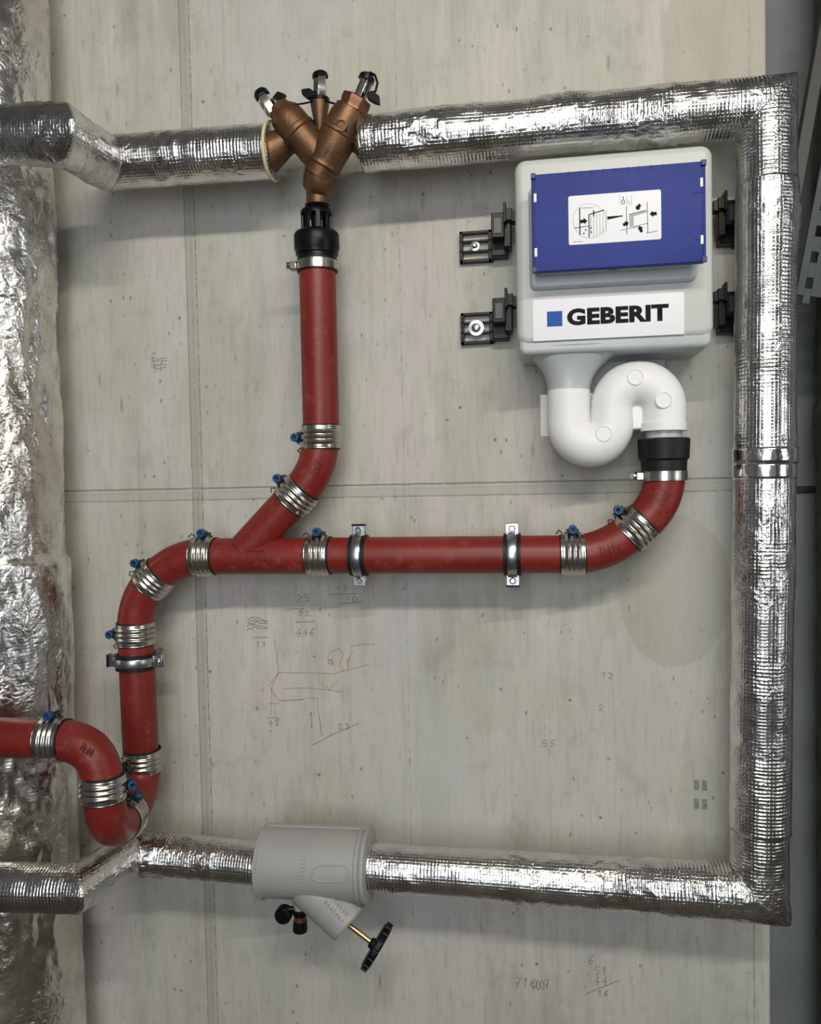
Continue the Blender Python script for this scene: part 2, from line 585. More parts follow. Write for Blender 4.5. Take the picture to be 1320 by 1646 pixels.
pm = MB()
scrawl(pm, '710', 826, 1588, 11, 17, .05)
scrawl(pm, '1007', 855, 1592, 6, 15, -.05)
scrawl(pm, '6', 946, 1550, 9, 16, .1)
scrawl(pm, '51', 955, 1568, 10, 14)
scrawl(pm, '44', 955, 1584, 10, 14)
pl(pm, [(942, 1598), (997, 1576)])
scrawl(pm, '16', 960, 1601, 9, 9)
scrawl(pm, '25', 476, 968, 10, 12)
pl(pm, [(457, 980), (490, 978)])
scrawl(pm, '52', 478, 990, 9, 8)
pl(pm, [(476, 1000), (506, 999)])
scrawl(pm, '446', 476, 1023, 9, 13)
for k in range(5):
    pl(pm, [(398 + random.uniform(-2, 2), 995 + k * 4), (412, 992 + k * 4), (430, 996 + k * 4 + random.uniform(-3, 3))], .0011, 2)
pl(pm, [(408, 1025), (432, 1025)])
scrawl(pm, '11', 411, 1040, 8, 9)
pl(pm, [(530, 956), (575, 954)])
scrawl(pm, '12', 540, 950, 9, 8)
pl(pm, [(548, 970), (582, 968)])
scrawl(pm, '10', 555, 966, 9, 7)
pl(pm, [(502, 1198), (536, 1180), (577, 1162)])
pl(pm, [(449, 1126), (490, 1124)])
scrawl(pm, '23', 543, 1172, 9, 9)
scrawl(pm, '45', 430, 1166, 9, 9)
pl(pm, [(428, 1154), (450, 1154)])
scrawl(pm, '12', 966, 1088, 9, 9, .2)
scrawl(pm, '2', 962, 1142, 9, 9)
scrawl(pm, '55', 870, 1200, 11, 10)
pl(pm, [(558, 1060), (560, 1078)])
scrawl(pm, '0', 527, 1068, 9, 8)
pl(pm, [(500, 1150), (502, 1172)]); pl(pm, [(512, 1146), (518, 1184)])
for k in range(4):
    pl(pm, [(243, 577 + k * 5), (268, 575 + k * 5)], .0009, 2)
pl(pm, [(246, 574), (250, 600)], .0009, 2); pl(pm, [(262, 574), (258, 598)], .0009, 2)
pmo = pm.build('pencil_writing', M['pencil'], wallb)
rm = MB()
pl(rm, [(448, 1081), (536, 1083), (562, 1076), (594, 1068)])
pl(rm, [(455, 1107), (500, 1106), (552, 1112)])
pl(rm, [(448, 1125), (435, 1108), (448, 1081), (442, 1030)])
pl(rm, [(448, 1081), (432, 1103)])
pl(rm, [(437, 1105), (435, 1150)])
pl(rm, [(431, 1131), (450, 1131)])
pl(rm, [(564, 1039), (580, 1036), (603, 1035)])
pl(rm, [(536, 1068), (527, 1058), (530, 1048), (545, 1042), (552, 1052), (546, 1066), (549, 1076), (553, 1080)])
pl(rm, [(525, 1102), (530, 1110), (538, 1098)])
pl(rm, [(492, 1122), (510, 1122), (512, 1145)])
pl(rm, [(568, 1044), (560, 1060), (562, 1072)])
rmo = rm.build('red_chalk_sketch', M['redchalk'], wallb)
for o in (pmo, rmo):
    pass
# grey tape residue on the wall: two by two little squares
tm = MB()
for (x, y) in ((1120, 1262), (1133, 1263), (1120, 1292), (1133, 1293)):
    tm.pbox(x - 4, y - 8, x + 4, y + 8, 0, .0008)
tm.build('tape_residue', simple('tape_residue', (.22, .215, .19), .8, var=.3, vscale=200), wallb)


# ------------------------------------------------------------------ foil wrapped pipes
def foil_tube(path, r, name, mat, parent=None, seed=0, amp=.0022, aniso=(1, 1, 1), wraps=(), seg=72, step=.0045, wild=(), rprof=None):
    path = [Vector(p) for p in path]
    n = len(path)
    dirs = [(path[i + 1] - path[i]).normalized() for i in range(n - 1)]
    t = dirs[0]
    up = Vector((0, 1, 0))
    nn = (up - t * up.dot(t)).normalized()
    bb = t.cross(nn)
    offs = [(nn * math.cos(2 * math.pi * k / seg) + bb * math.sin(2 * math.pi * k / seg)) * r for k in range(seg)]
    cur = [path[0] + o for o in offs]
    verts, rad, uus, uvu = [], [], [], []
    total = 0
    sd = Vector((seed * 3.7, seed * 1.3, seed * 7.1))
    for i in range(n - 1):
        L = (path[i + 1] - path[i]).length
        dv = dirs[i]
        pn = (dv + dirs[i + 1]).normalized() if i + 1 < n - 1 else dv
        end = []
        for p in cur:
            q = (path[i + 1] - p).dot(pn) / dv.dot(pn)
            end.append(p + dv * q)
        m = max(2, int(L / step))
        j0 = 0 if i == 0 else 1
        for j in range(j0, m + 1):
            s = j / m
            for k in range(seg):
                p = cur[k].lerp(end[k], s)
                ax = path[i] + dv * (p - path[i]).dot(dv)
                verts.append(p)
                rad.append((p - ax).normalized())
            uus.append(total + L * s)
            for k in range(seg):
                uvu.append(total + (verts[len(verts) - seg + k] - path[i]).dot(dv))
        total += L
        cur = end
    rings = len(uus)
    out = []
    for a in range(rings):
        u = uus[a]
        dr = 0
        for (wu, ww, wr) in wraps:
            if abs(u - wu) < ww:
                dr += wr
        wm = 1.0
        for (wu, ww, wk) in wild:
            x = abs(u - wu) / ww
            if x < 1:
                wm += wk * (1 - x * x)
        for k in range(seg):
            p = verts[a * seg + k]
            q = Vector((p.x * aniso[0], p.y * aniso[1], p.z * aniso[2])) + sd
            mk = min(1, max(.1, .5 + 1.4 * noise.noise(q * 9)))
            h = (1 - 2 * abs(noise.noise(q * 38))) * 1.0 + (1 - 2 * abs(noise.noise(q * 85 + sd))) * .55 + noise.noise(q * 14) * .9
            h += (1 - 2 * abs(noise.noise(q * 170))) * .25
            rp = rprof(u) if rprof else 0
            out.append(p + rad[a * seg + k] * (h * amp * mk * wm * .5 + dr + rp))
    faces = []
    for a in range(rings - 1):
        for k in range(seg):
            k2 = (k + 1) % seg
            faces.append((a * seg + k, a * seg + k2, (a + 1) * seg + k2, (a + 1) * seg + k))
    faces.append(tuple(range(seg))[::-1])
    faces.append(tuple((rings - 1) * seg + k for k in range(seg)))
    me = bpy.data.meshes.new(name)
    o_ = origin(parent) if parent is not None else Vector((0, 0, 0))
    me.from_pydata([p - o_ for p in out], [], faces)
    uvl = me.uv_layers.new(name='UVMap')
    for poly in me.polygons:
        poly.use_smooth = len(poly.vertices) == 4
        ks = [me.loops[li].vertex_index % seg for li in poly.loop_indices]
        wrapk = (0 in ks) and (seg - 1 in ks) and len(ks) == 4
        for li, kk in zip(poly.loop_indices, ks):
            vi = me.loops[li].vertex_index
            if wrapk and kk == 0:
                kk = seg
            uvl.data[li].uv = (uvu[vi], kk / seg * 2 * math.pi * r)
    me.materials.append(mat)
    bm = bmesh.new()
    bm.from_mesh(me)
    bmesh.ops.recalc_face_normals(bm, faces=bm.faces)
    bm.to_mesh(me)
    bm.free()
    o = bpy.data.objects.new(name, me)
    COL.objects.link(o)
    if parent is not None:
        o.parent = parent
    return o


PD = .125                                   # axis of the insulated pipes from the wall
RF = .0435
# large stack on the left
st_top, st_bot = V(-6, 100, .12), V(0, 1500, .12)
sx = (st_top.x + st_bot.x) / 2
stk = thing('insulated_stack_pipe', 'wide crumpled silver foil wrapped stack pipe standing along the left edge', 'pipe', (sx, -.125, .0))
zt = lambda y: V(60, y, .2).z
z0, z1 = .02, CEIL - .02
foil_tube([(sx, -.125, z1), (sx, -.125, z0)], .113, 'foil_jacket', M['foil_stack'], stk, 3, .0105, (.85, .85, .3), seg=150, step=.006,
          wraps=[(z1 - (zt(900) + zt(470)) / 2, (zt(470) - zt(900)) / 2, -.0035)],
          rprof=lambda u: -.003 + .005 * (z1 - u < zt(905)) + .0022 * abs(math.sin((z1 - u) * 9.0)) + .002 * (z1 - u < zt(463)))
# upper left run: in front of the stack, back to the wall, on to the bronze valve
upl = [V(-130, 219, .285), V(98, 217, .285), V(172, 262, PD), V(441, 243, PD)]
t = thing('insulated_pipe', 'silver foil wrapped pipe at upper left stepping back from the stack to the bronze valve', 'pipe', upl[1])
foil_tube(upl, RF, 'foil_jacket', M['foil'], t, 11, .0021, wild=[(.235, .06, 2.2), (.34, .07, 1.8), (.5, .03, 1.2)])
e0, e1 = V(434, 243.5, PD), V(444, 243, PD)
MB().lathe(e0, e1, [(0, RF + .0015), (.003, RF + .0045), (.006, RF + .0045), (.006, RF - .012), (.002, RF - .014)], 48).build('insulation_edge', M['yellow'], t)

# loop from the valve round the right side and back to the grey shell
ca, cb, cc, cd = V(583, 232, PD), V(1233, 166, PD), V(1222, 1433, PD), V(590, 1393, PD)
cb.z -= .001
t = thing('insulated_pipe', 'silver foil wrapped pipe loop across the top, down the right and back below', 'pipe', cc)
top_in = V(1232, 172, PD)
foil_tube([ca, top_in, Vector((top_in.x + .0003, -PD, top_in.z - .12))], RF, 'upper_run', M['foil'], t, 21, .0026,
          wild=[(.10, .07, .7), (.30, .05, 1.5), (.52, .10, 1.4), (.66, .06, 1.6)], wraps=[(.13, .06, .0012), (.42, .05, .001)])
rz0, rz1 = top_in.z - .115, V(1222, 1433, PD).z + .10
cx_ = (top_in.x + V(1222, 1433, PD).x) / 2
foil_tube([(top_in.x, -PD, rz0), (cx_ + .002, -PD, V(1222, 760, PD).z), (V(1222, 1433, PD).x, -PD, rz1)], RF + .001, 'riser', M['foil'], t, 31, .0021,
          wild=[(.06, .05, 2.2), (.36, .05, 1.0), (.6, .05, .8)], wraps=[(.16, .05, -.001)])
zz = V(1222, 745, PD).z
foil_tube([(cx_ + .003, -PD, zz + .024), (cx_ + .003, -PD, zz)], RF + .0035, 'foil_tape', M['tape'], t, 5, .0014, seg=64)
foil_tube([(cx_ + .002, -PD, zz), (cx_ + .002, -PD, zz - .024)], RF + .0025, 'foil_tape', M['tape'], t, 6, .0014, seg=64)
RL = .0385
lo = V(1222, 1437, PD)
foil_tube([(lo.x, -PD, rz1 + .006), (lo.x, -PD, lo.z), cd], RL + .003, 'lower_run', M['foil'], t, 41, .0026,
          wild=[(.12, .05, 1.4), (.28, .06, 1.2), (.45, .08, .9), (.6, .05, .8)],
          rprof=lambda u: .001 - .004 * min(1, max(0, (u - .1) / .5)))
# print on the foil above the white unit
def text_mesh(txt, size, off=0.0, ext=0.0, spacing=1.0):
    cu = bpy.data.curves.new('t', 'FONT')
    cu.body = txt
    cu.size = size
    cu.offset = off
    cu.extrude = ext
    cu.space_character = spacing
    cu.resolution_u = 4
    ob = bpy.data.objects.new('t', cu)
    COL.objects.link(ob)
    dg = bpy.context.evaluated_depsgraph_get()
    me = bpy.data.meshes.new_from_object(ob.evaluated_get(dg))
    bpy.data.objects.remove(ob)
    return me


me = text_mesh('rockwool', 1.0, .02)
xs = [v.co.x for v in me.vertices]; ys = [v.co.y for v in me.vertices]
wtx = max(xs) - min(xs)
for v in me.vertices:
    u, w_ = (v.co.x - min(xs)) / wtx, v.co.y / .75
    q = V(812 + u * 70, 246 - u * 7, PD)
    ang = -.60 + w_ * .21
    axz = ca.z + (top_in.z - ca.z) * ((q.x - ca.x) / (top_in.x - ca.x))
    v.co = Vector((q.x, -PD - (RF + .0028) * math.cos(ang), axz + (RF + .0028) * math.sin(ang))) - t.location
me.materials.clear(); me.materials.append(M['foilprint'])
o = bpy.data.objects.new('printed_word', me); COL.objects.link(o); o.parent = t

# lower left run
lfl = [V(418, 1389, PD), V(213, 1371, PD), V(122, 1428, .285), V(-130, 1424, .285)]
t = thing('insulated_pipe', 'silver foil wrapped pipe at lower left, stepping from the grey shell across the stack', 'pipe', lfl[1])
foil_tube(lfl, .0365, 'foil_jacket', M['foil'], t, 51, .0023, wild=[(.22, .05, 1.4), (.1, .05, 1.0), (.44, .05, 2.0)])


# ------------------------------------------------------------------ red drain pipes
RR, RD = .0312, .10
Q = lambda x, y, d=RD: V(x, y, d)


def pipe(label, a, b, name='red_drain_pipe', cat='pipe'):
    o = thing(name, label, cat, a)
    MB().tube([a.lerp(b, i / 6) for i in range(7)], RR, 40).build('pipe_barrel', M['red'], o)
    return o


def elbow(label, a, c, b, mark=None, ext=None):
    """bend from a to b, tangents meeting in c"""
    o = thing('red_pipe_elbow', label, 'pipe elbow', a)
    MB().tube(arc3(a, c, b, 18), RR * 1.03, 40).build('elbow_body', M['red'], o)
    if mark:
        p, d, w = mark
        mk = MB()
        nrm = (Vector((0, -D, ZC)) - p).normalized()
        nrm = Vector((nrm.x * .3, nrm.y, nrm.z * .3)).normalized()
        dd = Vector(d).normalized()
        sd = dd.cross(nrm).normalized()
        base = p + nrm * (RR * 1.03 + .0002)
        for (u0, v0, u1, v1) in ((-1, -.8, -1, .8), (-.5, -.7, -.5, .7), (-.5, .7, 0, .7), (-.5, 0, 0, 0), (.3, -.7, .3, .7), (.3, .7, .8, .4), (.8, .4, .8, -.5), (1.1, -.8, 1.1, .8)):
            A_ = base + dd * (u0 * w) + sd * (v0 * w); B_ = base + dd * (u1 * w) + sd * (v1 * w)
            mk.tube([A_, B_], .0010, 6)
        mk.build('casting_mark', M['red'], o)
    return o


# couplings: one built in detail, the rest copied
def frame(axis, side):
    a = Vector(axis).normalized()
    s_ = Vector(side)
    s_ = (s_ - a * s_.dot(a)).normalized()
    y = a.cross(s_)
    if y.y < -.3:
        a = -a
        y = -y
    m = Matrix((s_, y, a)).transposed().to_4x4()
    return m


def make_coupling():
    o = thing('pipe_coupling', 'x', 'pipe coupling', (0, 0, 0), 'stainless couplings on the red drain')
    L = .039
    prof = [(0, RR + .0014), (.0, RR + .0028)]
    for k in range(41):
        z = .0004 + (L - .0008) * k / 40
        u = z / L
        r = RR + .0030
        for c in (.28, .5, .72):
            r += .0026 * math.exp(-((u - c) / .065) ** 2)
        if u < .07 or u > .93:
            r -= .0004
        prof.append((z, r))
    prof += [(L, RR + .0028), (L, RR + .0012)]
    MB().lathe((0, 0, -L / 2), (0, 0, L / 2), prof, 56, False).build('band', M['steel'], o, local=True)
    MB().lathe((0, 0, -L / 2 - .002), (0, 0, L / 2), [(0, RR + .0002), (0, RR + .0016), (L + .004, RR + .0016), (L + .004, RR + .0002)], 48, False).build('rubber_sleeve', M['rubber'], o, local=True)
    lug = MB()
    lug.box((RR + .0065, .0045, 0), (.008, .0025, .020)).box((RR + .0065, -.0045, 0), (.008, .0025, .020))
    lug.box((RR + .0035, 0, 0), (.003, .012, .026))
    lug.build('clamp_lug', M['strut'], o, .0008, local=True)
    MB().lathe((RR + .0105, .012, 0), (RR + .0105, -.02, 0), [(0, .0022), (.028, .0022)], 14).build('bolt', M['strut'], o, local=True)
    hx = MB().lathe((RR + .0105, -.008, 0), (RR + .0105, -.02, 0), [(0, .0068), (.001, .0076), (.011, .0076), (.012, .0068), (.012, .0038), (.008, .003)], 8)
    hx.build('screw_head', M['bluescrew'], o, .0005, local=True)
    MB().tube([(RR + .004, -.002, .017), (RR + .009, -.006, .022), (RR + .003, -.008, .027)], .0012, 8).build('locking_wire', M['strut'], o, local=True)
    return o


def copy_tree(o, parent=None):
    c = o.copy()
    COL.objects.link(c)
    c.parent = parent
    for ch in [k for k in bpy.data.objects if k.parent == o]:
        copy_tree(ch, c)
    return c


_proto = {}


def place(kind, maker, label, p, axis, side):
    if kind not in _proto:
        o = maker()
        _proto[kind] = o
    else:
        o = copy_tree(_proto[kind])
    o['label'] = label
    o.matrix_world = Matrix.Translation(p) @ frame(axis, side)
    o.location = p
    o.rotation_euler = frame(axis, side).to_euler()
    return o


def coupling(label, x, y, axis, side, d=RD, sc_=1):
    return place('c', make_coupling, label, V(x, y, d), axis, side)


UP = Vector((0, 0, 1)); LEFT = Vector((-1, 0, 0)); RIGHT = Vector((1, 0, 0)); FRONT = Vector((0, -1, 0))

# axis points
pA0, pA1 = Q(512, 432), Q(515, 702)
pA0.x = pA1.x = (pA0.x + pA1.x) / 2
pipe('long red vertical drain pipe hanging below the black funnel under the bronze valve', pA0, pA1)
coupling('coupling at the lower end of the long vertical red pipe under the bronze valve', 516, 703, (0, 0, 1), LEFT)
b0, b1 = Q(515, 706), Q(479, 793)
elbow('red elbow turning from the long vertical pipe down into the slanting branch', b0, Q(515, 757), b1, (Q(513, 752), (.5, 0, .9), .010))
BR = (Q(395, 884) - Q(477, 796)).normalized()
coupling('tilted coupling at the top of the slanting branch of the red wye', 477, 796, BR, Vector((-1, 0, .9)))
# wye
HZ = Q(520, 893).z
yl, yr = Q(330, 894), Q(514, 893)
yl.z = yr.z = HZ
w = thing('red_wye_fitting', 'red wye fitting where the slanting branch joins the horizontal drain', 'pipe fitting', yl)
MB().tube([yl, yl.lerp(yr, .3), yl.lerp(yr, .6), yr], RR * 1.02, 40).build('wye_run', M['red'], w)
MB().tube([Q(477, 796), Q(440, 836), Q(396, 884)], RR * 1.02, 40).build('wye_branch', M['red'], w)
mk = MB()
for (x0, y0, x1, y1) in ((398, 885, 398, 902), (398, 885, 425, 885), (425, 885, 425, 902), (398, 902, 425, 902), (406, 889, 406, 899), (412, 889, 412, 899), (412, 889, 418, 889), (418, 889, 418, 899)):
    mk.tube([V(x0, y0, RD + RR + .0004), V(x1, y1, RD + RR + .0004)], .0009, 6)
mk.build('casting_mark', M['red'], w)
coupling('coupling on the horizontal red drain just left of the wye', 330, 894, (1, 0, 0), UP)
coupling('coupling on the horizontal red drain just right of the wye', 514, 893, (1, 0, 0), UP)
q0, q1 = Q(516, 893), Q(920, 891)
q0.z = HZ
q1.z = HZ
pipe('long red horizontal drain pipe held by two zinc clamps', q0, q1)
coupling('coupling at the right end of the long horizontal red pipe', 921, 891, (1, 0, 0), UP)
g0, g1 = q1.copy(), Q(1020, 850)
elbow('red elbow rising from the right end of the horizontal drain', g0, Q(973, 891), g1, (Q(975, 882), (1, 0, .35), .010))
GD = (Q(1045, 826) - Q(1000, 868)).normalized()
coupling('tilted coupling between the two red elbows below the white trap', 1022, 849, GD, Vector((-1, 0, .8)))
h1 = Q(1068, 764)
elbow('red elbow directly below the black sleeve of the white trap', Q(1024, 847), Q(1068, 812), h1, (Q(1064, 800), (.5, 0, .9), .009))
# left side
elbow('red elbow left of the wye starting the turn downwards', yl.copy(), Q(284, 894), Q(248, 931), (Q(284, 905), (1, 0, -.4), .010))
coupling('tilted coupling between the two red elbows at the upper left bend', 248, 931, (Q(270, 908) - Q(226, 954)).normalized(), Vector((-1, 0, .9)))
v0 = Q(218, 1018)
elbow('red elbow at left turning straight down above the zinc clamp', Q(247, 932), Q(217, 962), v0, (Q(222, 968), (.5, 0, .9), .010))
coupling('coupling just above the zinc clamp on the left vertical red pipe', 218, 1018, (0, 0, 1), LEFT)
v1 = Q(227, 1221)
pipe('red vertical drain pipe at left below the zinc clamp', v0, v1)
coupling('coupling at the foot of the left vertical red pipe, behind the front elbow', 229, 1222, (0, 0, 1), Vector((-.25, -1, 0)))
# the swan neck towards the stack
FD = .285
u0 = Q(228, 1221)
fl = V(166, 1264, FD)
zb = V(185, 1312, .19).z
cmid = V(203, 1313, .192)
cmid.z = zb
uax = (Vector((fl.x, fl.y, zb)) - Vector((u0.x, u0.y, zb))).normalized()
elbow('red rear elbow of the swan neck, turning forward from the wall', u0, Vector((u0.x, u0.y, zb - .002)), cmid.copy())
cm = (Vector((fl.x, fl.y, zb)) + Vector((u0.x, u0.y, zb))) / 2
for o in [k for k in bpy.data.objects if k.get('label', '').startswith('red rear elbow')]:
    pass
coupling_mid = place('c', make_coupling, 'coupling seen nearly end on between the two lowest red elbows', cm, uax, Vector((.3, -.1, 1)))
elbow('red front elbow of the swan neck, lowest of all the red bends', cm.copy(), Vector((fl.x, fl.y, zb - .002)), fl.copy())
place('c', make_coupling, 'coupling standing upright on the front elbow of the swan neck', V(166, 1265, FD), (0, 0, 1), Vector((1, .75, 0)))
m0 = V(88, 1188, FD)
elbow('red upper elbow of the swan neck turning left across the stack', V(165, 1262, FD), Vector((V(165, 1240, FD).x, -FD, m0.z)), m0, (V(152, 1197, FD), (1, 0, -.6), .009))
place('c', make_coupling, 'coupling in front of the foil stack at the left edge', m0, (1, 0, 0), Vector((-.1, 0, 1)))
pipe('short red pipe crossing the foil stack and leaving at the left edge', m0.copy(), Vector((V(-120, 1196, FD).x, -FD, m0.z)))


# remake the rear elbow so it ends in the middle coupling
for o in list(bpy.data.objects):
    if o.get('label', '').startswith('red rear elbow'):
        for ch in list(o.children):
            bpy.data.objects.remove(ch)
        MB().tube(arc3(u0, Vector((u0.x, u0.y, zb - .002)), cm, 18), RR * 1.03, 40).build('elbow_body', M['red'], o)


# ------------------------------------------------------------------ zinc pipe clamps on rods
def make_clamp():
    o = thing('pipe_clamp', 'x', 'pipe clamp', (0, 0, 0), 'zinc clamps holding the red drain')
    wv = .022
    MB().lathe((0, 0, -.014), (0, 0, .014), [(0, RR + .0004), (0, RR + .0042), (.004, RR + .0042), (.004, RR + .0030), (.024, RR + .0030), (.024, RR + .0042), (.028, RR + .0042), (.028, RR + .0004)], 48, False).build('rubber_lining', M['rubber'], o, local=True)
    MB().lathe((0, 0, -.0075), (0, 0, .0075), [(0, RR + .003), (0, RR + .0054), (.002, RR + .0062), (.013, RR + .0062), (.015, RR + .0054), (.015, RR + .003)], 48, False).build('band', M['zinc'], o, local=True)
    for sx_ in (-1, 1):
        ear = MB()
        for sy in (-1, 1):
            ear.box((sx_ * (RR + .012), sy * .0028, 0), (.018, .0024, wv))
        ear.box((sx_ * (RR + .0045), 0, 0), (.004, .012, wv))
        ear.build('ear', M['zinc'], o, .001, local=True)
        sw = MB().lathe((sx_ * (RR + .012), .012, 0), (sx_ * (RR + .012), -.01, 0), [(0, .0026), (.016, .0026), (.016, .0056), (.018, .0056), (.0202, .0035)], 18)
        sw.build('screw', M['chrome'], o, local=True)
    ce = MB()
    ce.box((-(RR + .021), 0, 0), (.003, .016, wv + .001))
    ce.build('end_cap', M['plast'], o, .001, local=True)
    MB().lathe((0, RR + .002, 0), (0, RD, 0), [(0, .007), (.012, .007), (.012, .004), (RD - RR - .002, .004)], 16).build('threaded_rod', M['zinc'], o, local=True)
    return o


def clamp_at(label, p, axis, side):
    a = Vector(axis)
    return place('k', make_clamp, label, p, axis, side)


# local +y must point to the wall: axis x side = +Y
pc = Q(578, 893); pc.z = HZ
clamp_at('left of the two zinc clamps on the long horizontal red pipe', pc, (1, 0, 0), (0, 0, -1))
pc = Q(824, 891); pc.z = HZ
clamp_at('right of the two zinc clamps on the long horizontal red pipe', pc, (-1, 0, 0), (0, 0, 1))
pc = Q(218.5, 1062)
clamp_at('zinc clamp round the left vertical red pipe', pc, (0, 0, 1), (1, 0, 0))

# ------------------------------------------------------------------ bronze double valve
VD = PD


def pt(x, y, d=VD):
    return V(x, y, d)


def cyl(mb, a, b, prof, seg=36, cap=True):
    """a, b = (px,py,d); prof [(fraction, radius in px)]"""
    A_, B_ = V(*a), V(*b)
    L = (B_ - A_).length
    s_ = S((a[0] + b[0]) / 2, (a[1] + b[1]) / 2, (a[2] + b[2]) / 2)
    mb.lathe(A_, B_, [(f * L, r / s_) for f, r in prof], seg, cap)
    return mb


vl = thing('backflow_valve', 'bronze twin-bonnet valve between the upper silver pipes above the black funnel', 'valve', V(515, 250, VD))
b = MB()
# right big barrel (upper right to lower left)
cyl(b, (566, 176, VD + .02), (511, 284, VD + .005), [(0, 26), (.12, 29), (.30, 30), (.32, 33), (.36, 33), (.38, 31), (.60, 29.5), (.78, 28), (.80, 29.5), (.84, 29.5), (.86, 26), (1, 25)])
# lower bend
cyl(b, (516, 272, VD + .005), (511, 312, VD - .01), [(0, 25), (.35, 26.5), (.75, 25.5), (.85, 23), (1, 18)])
cyl(b, (511, 308, VD - .01), (511, 330, VD - .01), [(0, 19), (.3, 18.5), (1, 18.5)])
# left barrel (upper left to lower right)
cyl(b, (452, 178, VD + .02), (522, 262, VD + .005), [(0, 20), (.08, 26), (.20, 28), (.36, 28), (.38, 29.5), (.44, 29.5), (.46, 27), (.9, 26), (1, 22)])
# left inlet
cyl(b, (424, 250, VD), (486, 211, VD), [(0, 33), (.15, 30), (.55, 22), (1, 20)])
cyl(b, (405, 248, VD), (441, 245, VD), [(0, 24), (1, 30)])
# right outlet
cyl(b, (556, 205, VD), (590, 230, VD), [(0, 20), (.6, 24), (1, 25)])
cyl(b, (575, 231, VD), (612, 229, VD), [(0, 22), (1, 28)])
# rear web
cyl(b, (500, 262, VD - .012), (514, 200, VD - .008), [(0, 18), (1, 13)])
b.build('valve_body', M['bronze'], vl)
b = MB()
cyl(b, (575, 158, VD + .022), (566, 178, VD + .021), [(0, 23), (.1, 25.5), (.55, 25.5), (.7, 24), (1, 25)], 8)
b.build('bonnet_nut', M['copper'], vl, .001)
b = MB()
cyl(b, (446, 172, VD + .022), (455, 183, VD + .021), [(0, 16), (.2, 19), (1, 21)], 20)
b.build('bonnet_nut', M['bronze'], vl, .0006)
# ring mouldings
for (x, y, d, r) in ((503, 232, VD + .037, 8), (548, 202, VD + .054, 9)):
    b = MB()
    p = V(x, y, d - .0075)
    b.lathe(p + Vector((0, .012, 0)), p + Vector((0, -.001, 0)), [(0, r / 960), (.0125, r / 960), (.013, (r - 1.5) / 960), (.0115, (r - 2.5) / 960), (.0115, .0005)], 24)
    b.build('maker_boss', M['bronze'], vl)
b = MB()
for k in range(11):
    f = k / 10
    x, y = 535 - f * 14, 222 + f * 28
    p = V(x, y, VD + .012 + .0285)
    h_ = .0022 + .001 * ((k * 7) % 3)
    b.tube([p + Vector((-h_, 0, .001)), p + Vector((h_, 0, -.001))], .0007, 6)
b.build('raised_lettering', M['bronze'], vl)


def port(a, bq, r, col_cap='plast'):
    """nickel hex body from base a to tip bq"""
    o_ = MB()
    cyl(o_, a, bq, [(0, r * .85), (.06, r), (.94, r), (1, r * .9)], 6)
    ob = o_.build('test_port', M['chrome'], vl, .0004)
    return ob


p1 = port((441, 183, VD + .028), (420, 152, VD + .03), 11.5)
cp = MB(); cyl(cp, (423, 156, VD + .03), (416, 145, VD + .03), [(0, 12.5), (.5, 12.5), (.8, 10), (1, 5)], 20); cp.build('port_cap', M['plast'], p1)
tg = MB(); tg.prism([V(446, 146, VD + .03), V(459, 151, VD + .03), V(452, 164, VD + .03), V(437, 157, VD + .03)], (0, .008, 0)); tg.build('port_tab', M['plast'], p1, .001)
b = MB()
cyl(b, (515, 218, VD + .005), (514, 164, VD + .008), [(0, 6), (.5, 11), (.9, 15), (1, 15)])
b.build('port_neck', M['bronze'], vl)
b = MB(); cyl(b, (514, 166, VD + .008), (514, 159, VD + .008), [(0, 13), (.2, 16), (1, 16)]); b.build('port_flange', M['plast'], vl)
p2 = port((515, 161, VD + .008), (515, 122, VD + .008), 11.5)
cp = MB(); cyl(cp, (515, 125, VD + .008), (514, 116, VD + .008), [(0, 12.8), (.5, 12.8), (.8, 11), (1, 7)], 20); cp.build('port_cap', M['plast'], p2)
tg = MB(); tg.prism([V(484, 143, VD + .02), V(497, 141, VD + .02), V(506, 147, VD + .02), V(506, 154, VD + .02), V(494, 158, VD + .02), V(485, 151, VD + .02)], (0, .008, 0)); tg.build('port_tab', M['plast'], p2, .001)
p3 = port((577, 160, VD + .028), (592, 124, VD + .03), 12)
cp = MB(); cyl(cp, (588, 130, VD + .03), (593, 119, VD + .03), [(0, 13.5), (.6, 13), (1, 8)], 20)
cp.tube([V(572, 158, VD + .035), V(580, 138, VD + .037), V(588, 120, VD + .037)], .0035, 8)
cp.build('port_cap', M['plast'], p3)
tg = MB(); tg.tube([V(594, 116, VD + .035), V(603, 121, VD + .037), V(607, 133, VD + .037), V(604, 146, VD + .037), V(597, 152, VD + .035)], .002, 10)
tg.prism([V(590, 148, VD + .045), V(598, 145, VD + .045), V(609, 153, VD + .045), V(610, 166, VD + .045), V(601, 164, VD + .045), V(590, 157, VD + .045)], (0, .01, 0))
tg.build('port_tab', M['plast'], p3, .0008)
b = MB()
b.tube(bez(V(450, 168, VD + .03), V(485, 170, VD + .04), V(508, 161, VD + .015)), .0016, 8)
b.tube(bez(V(520, 161, VD + .015), V(535, 166, VD + .03), V(549, 170, VD + .04)), .0016, 8)
b.build('cap_strap', M['plast'], vl)

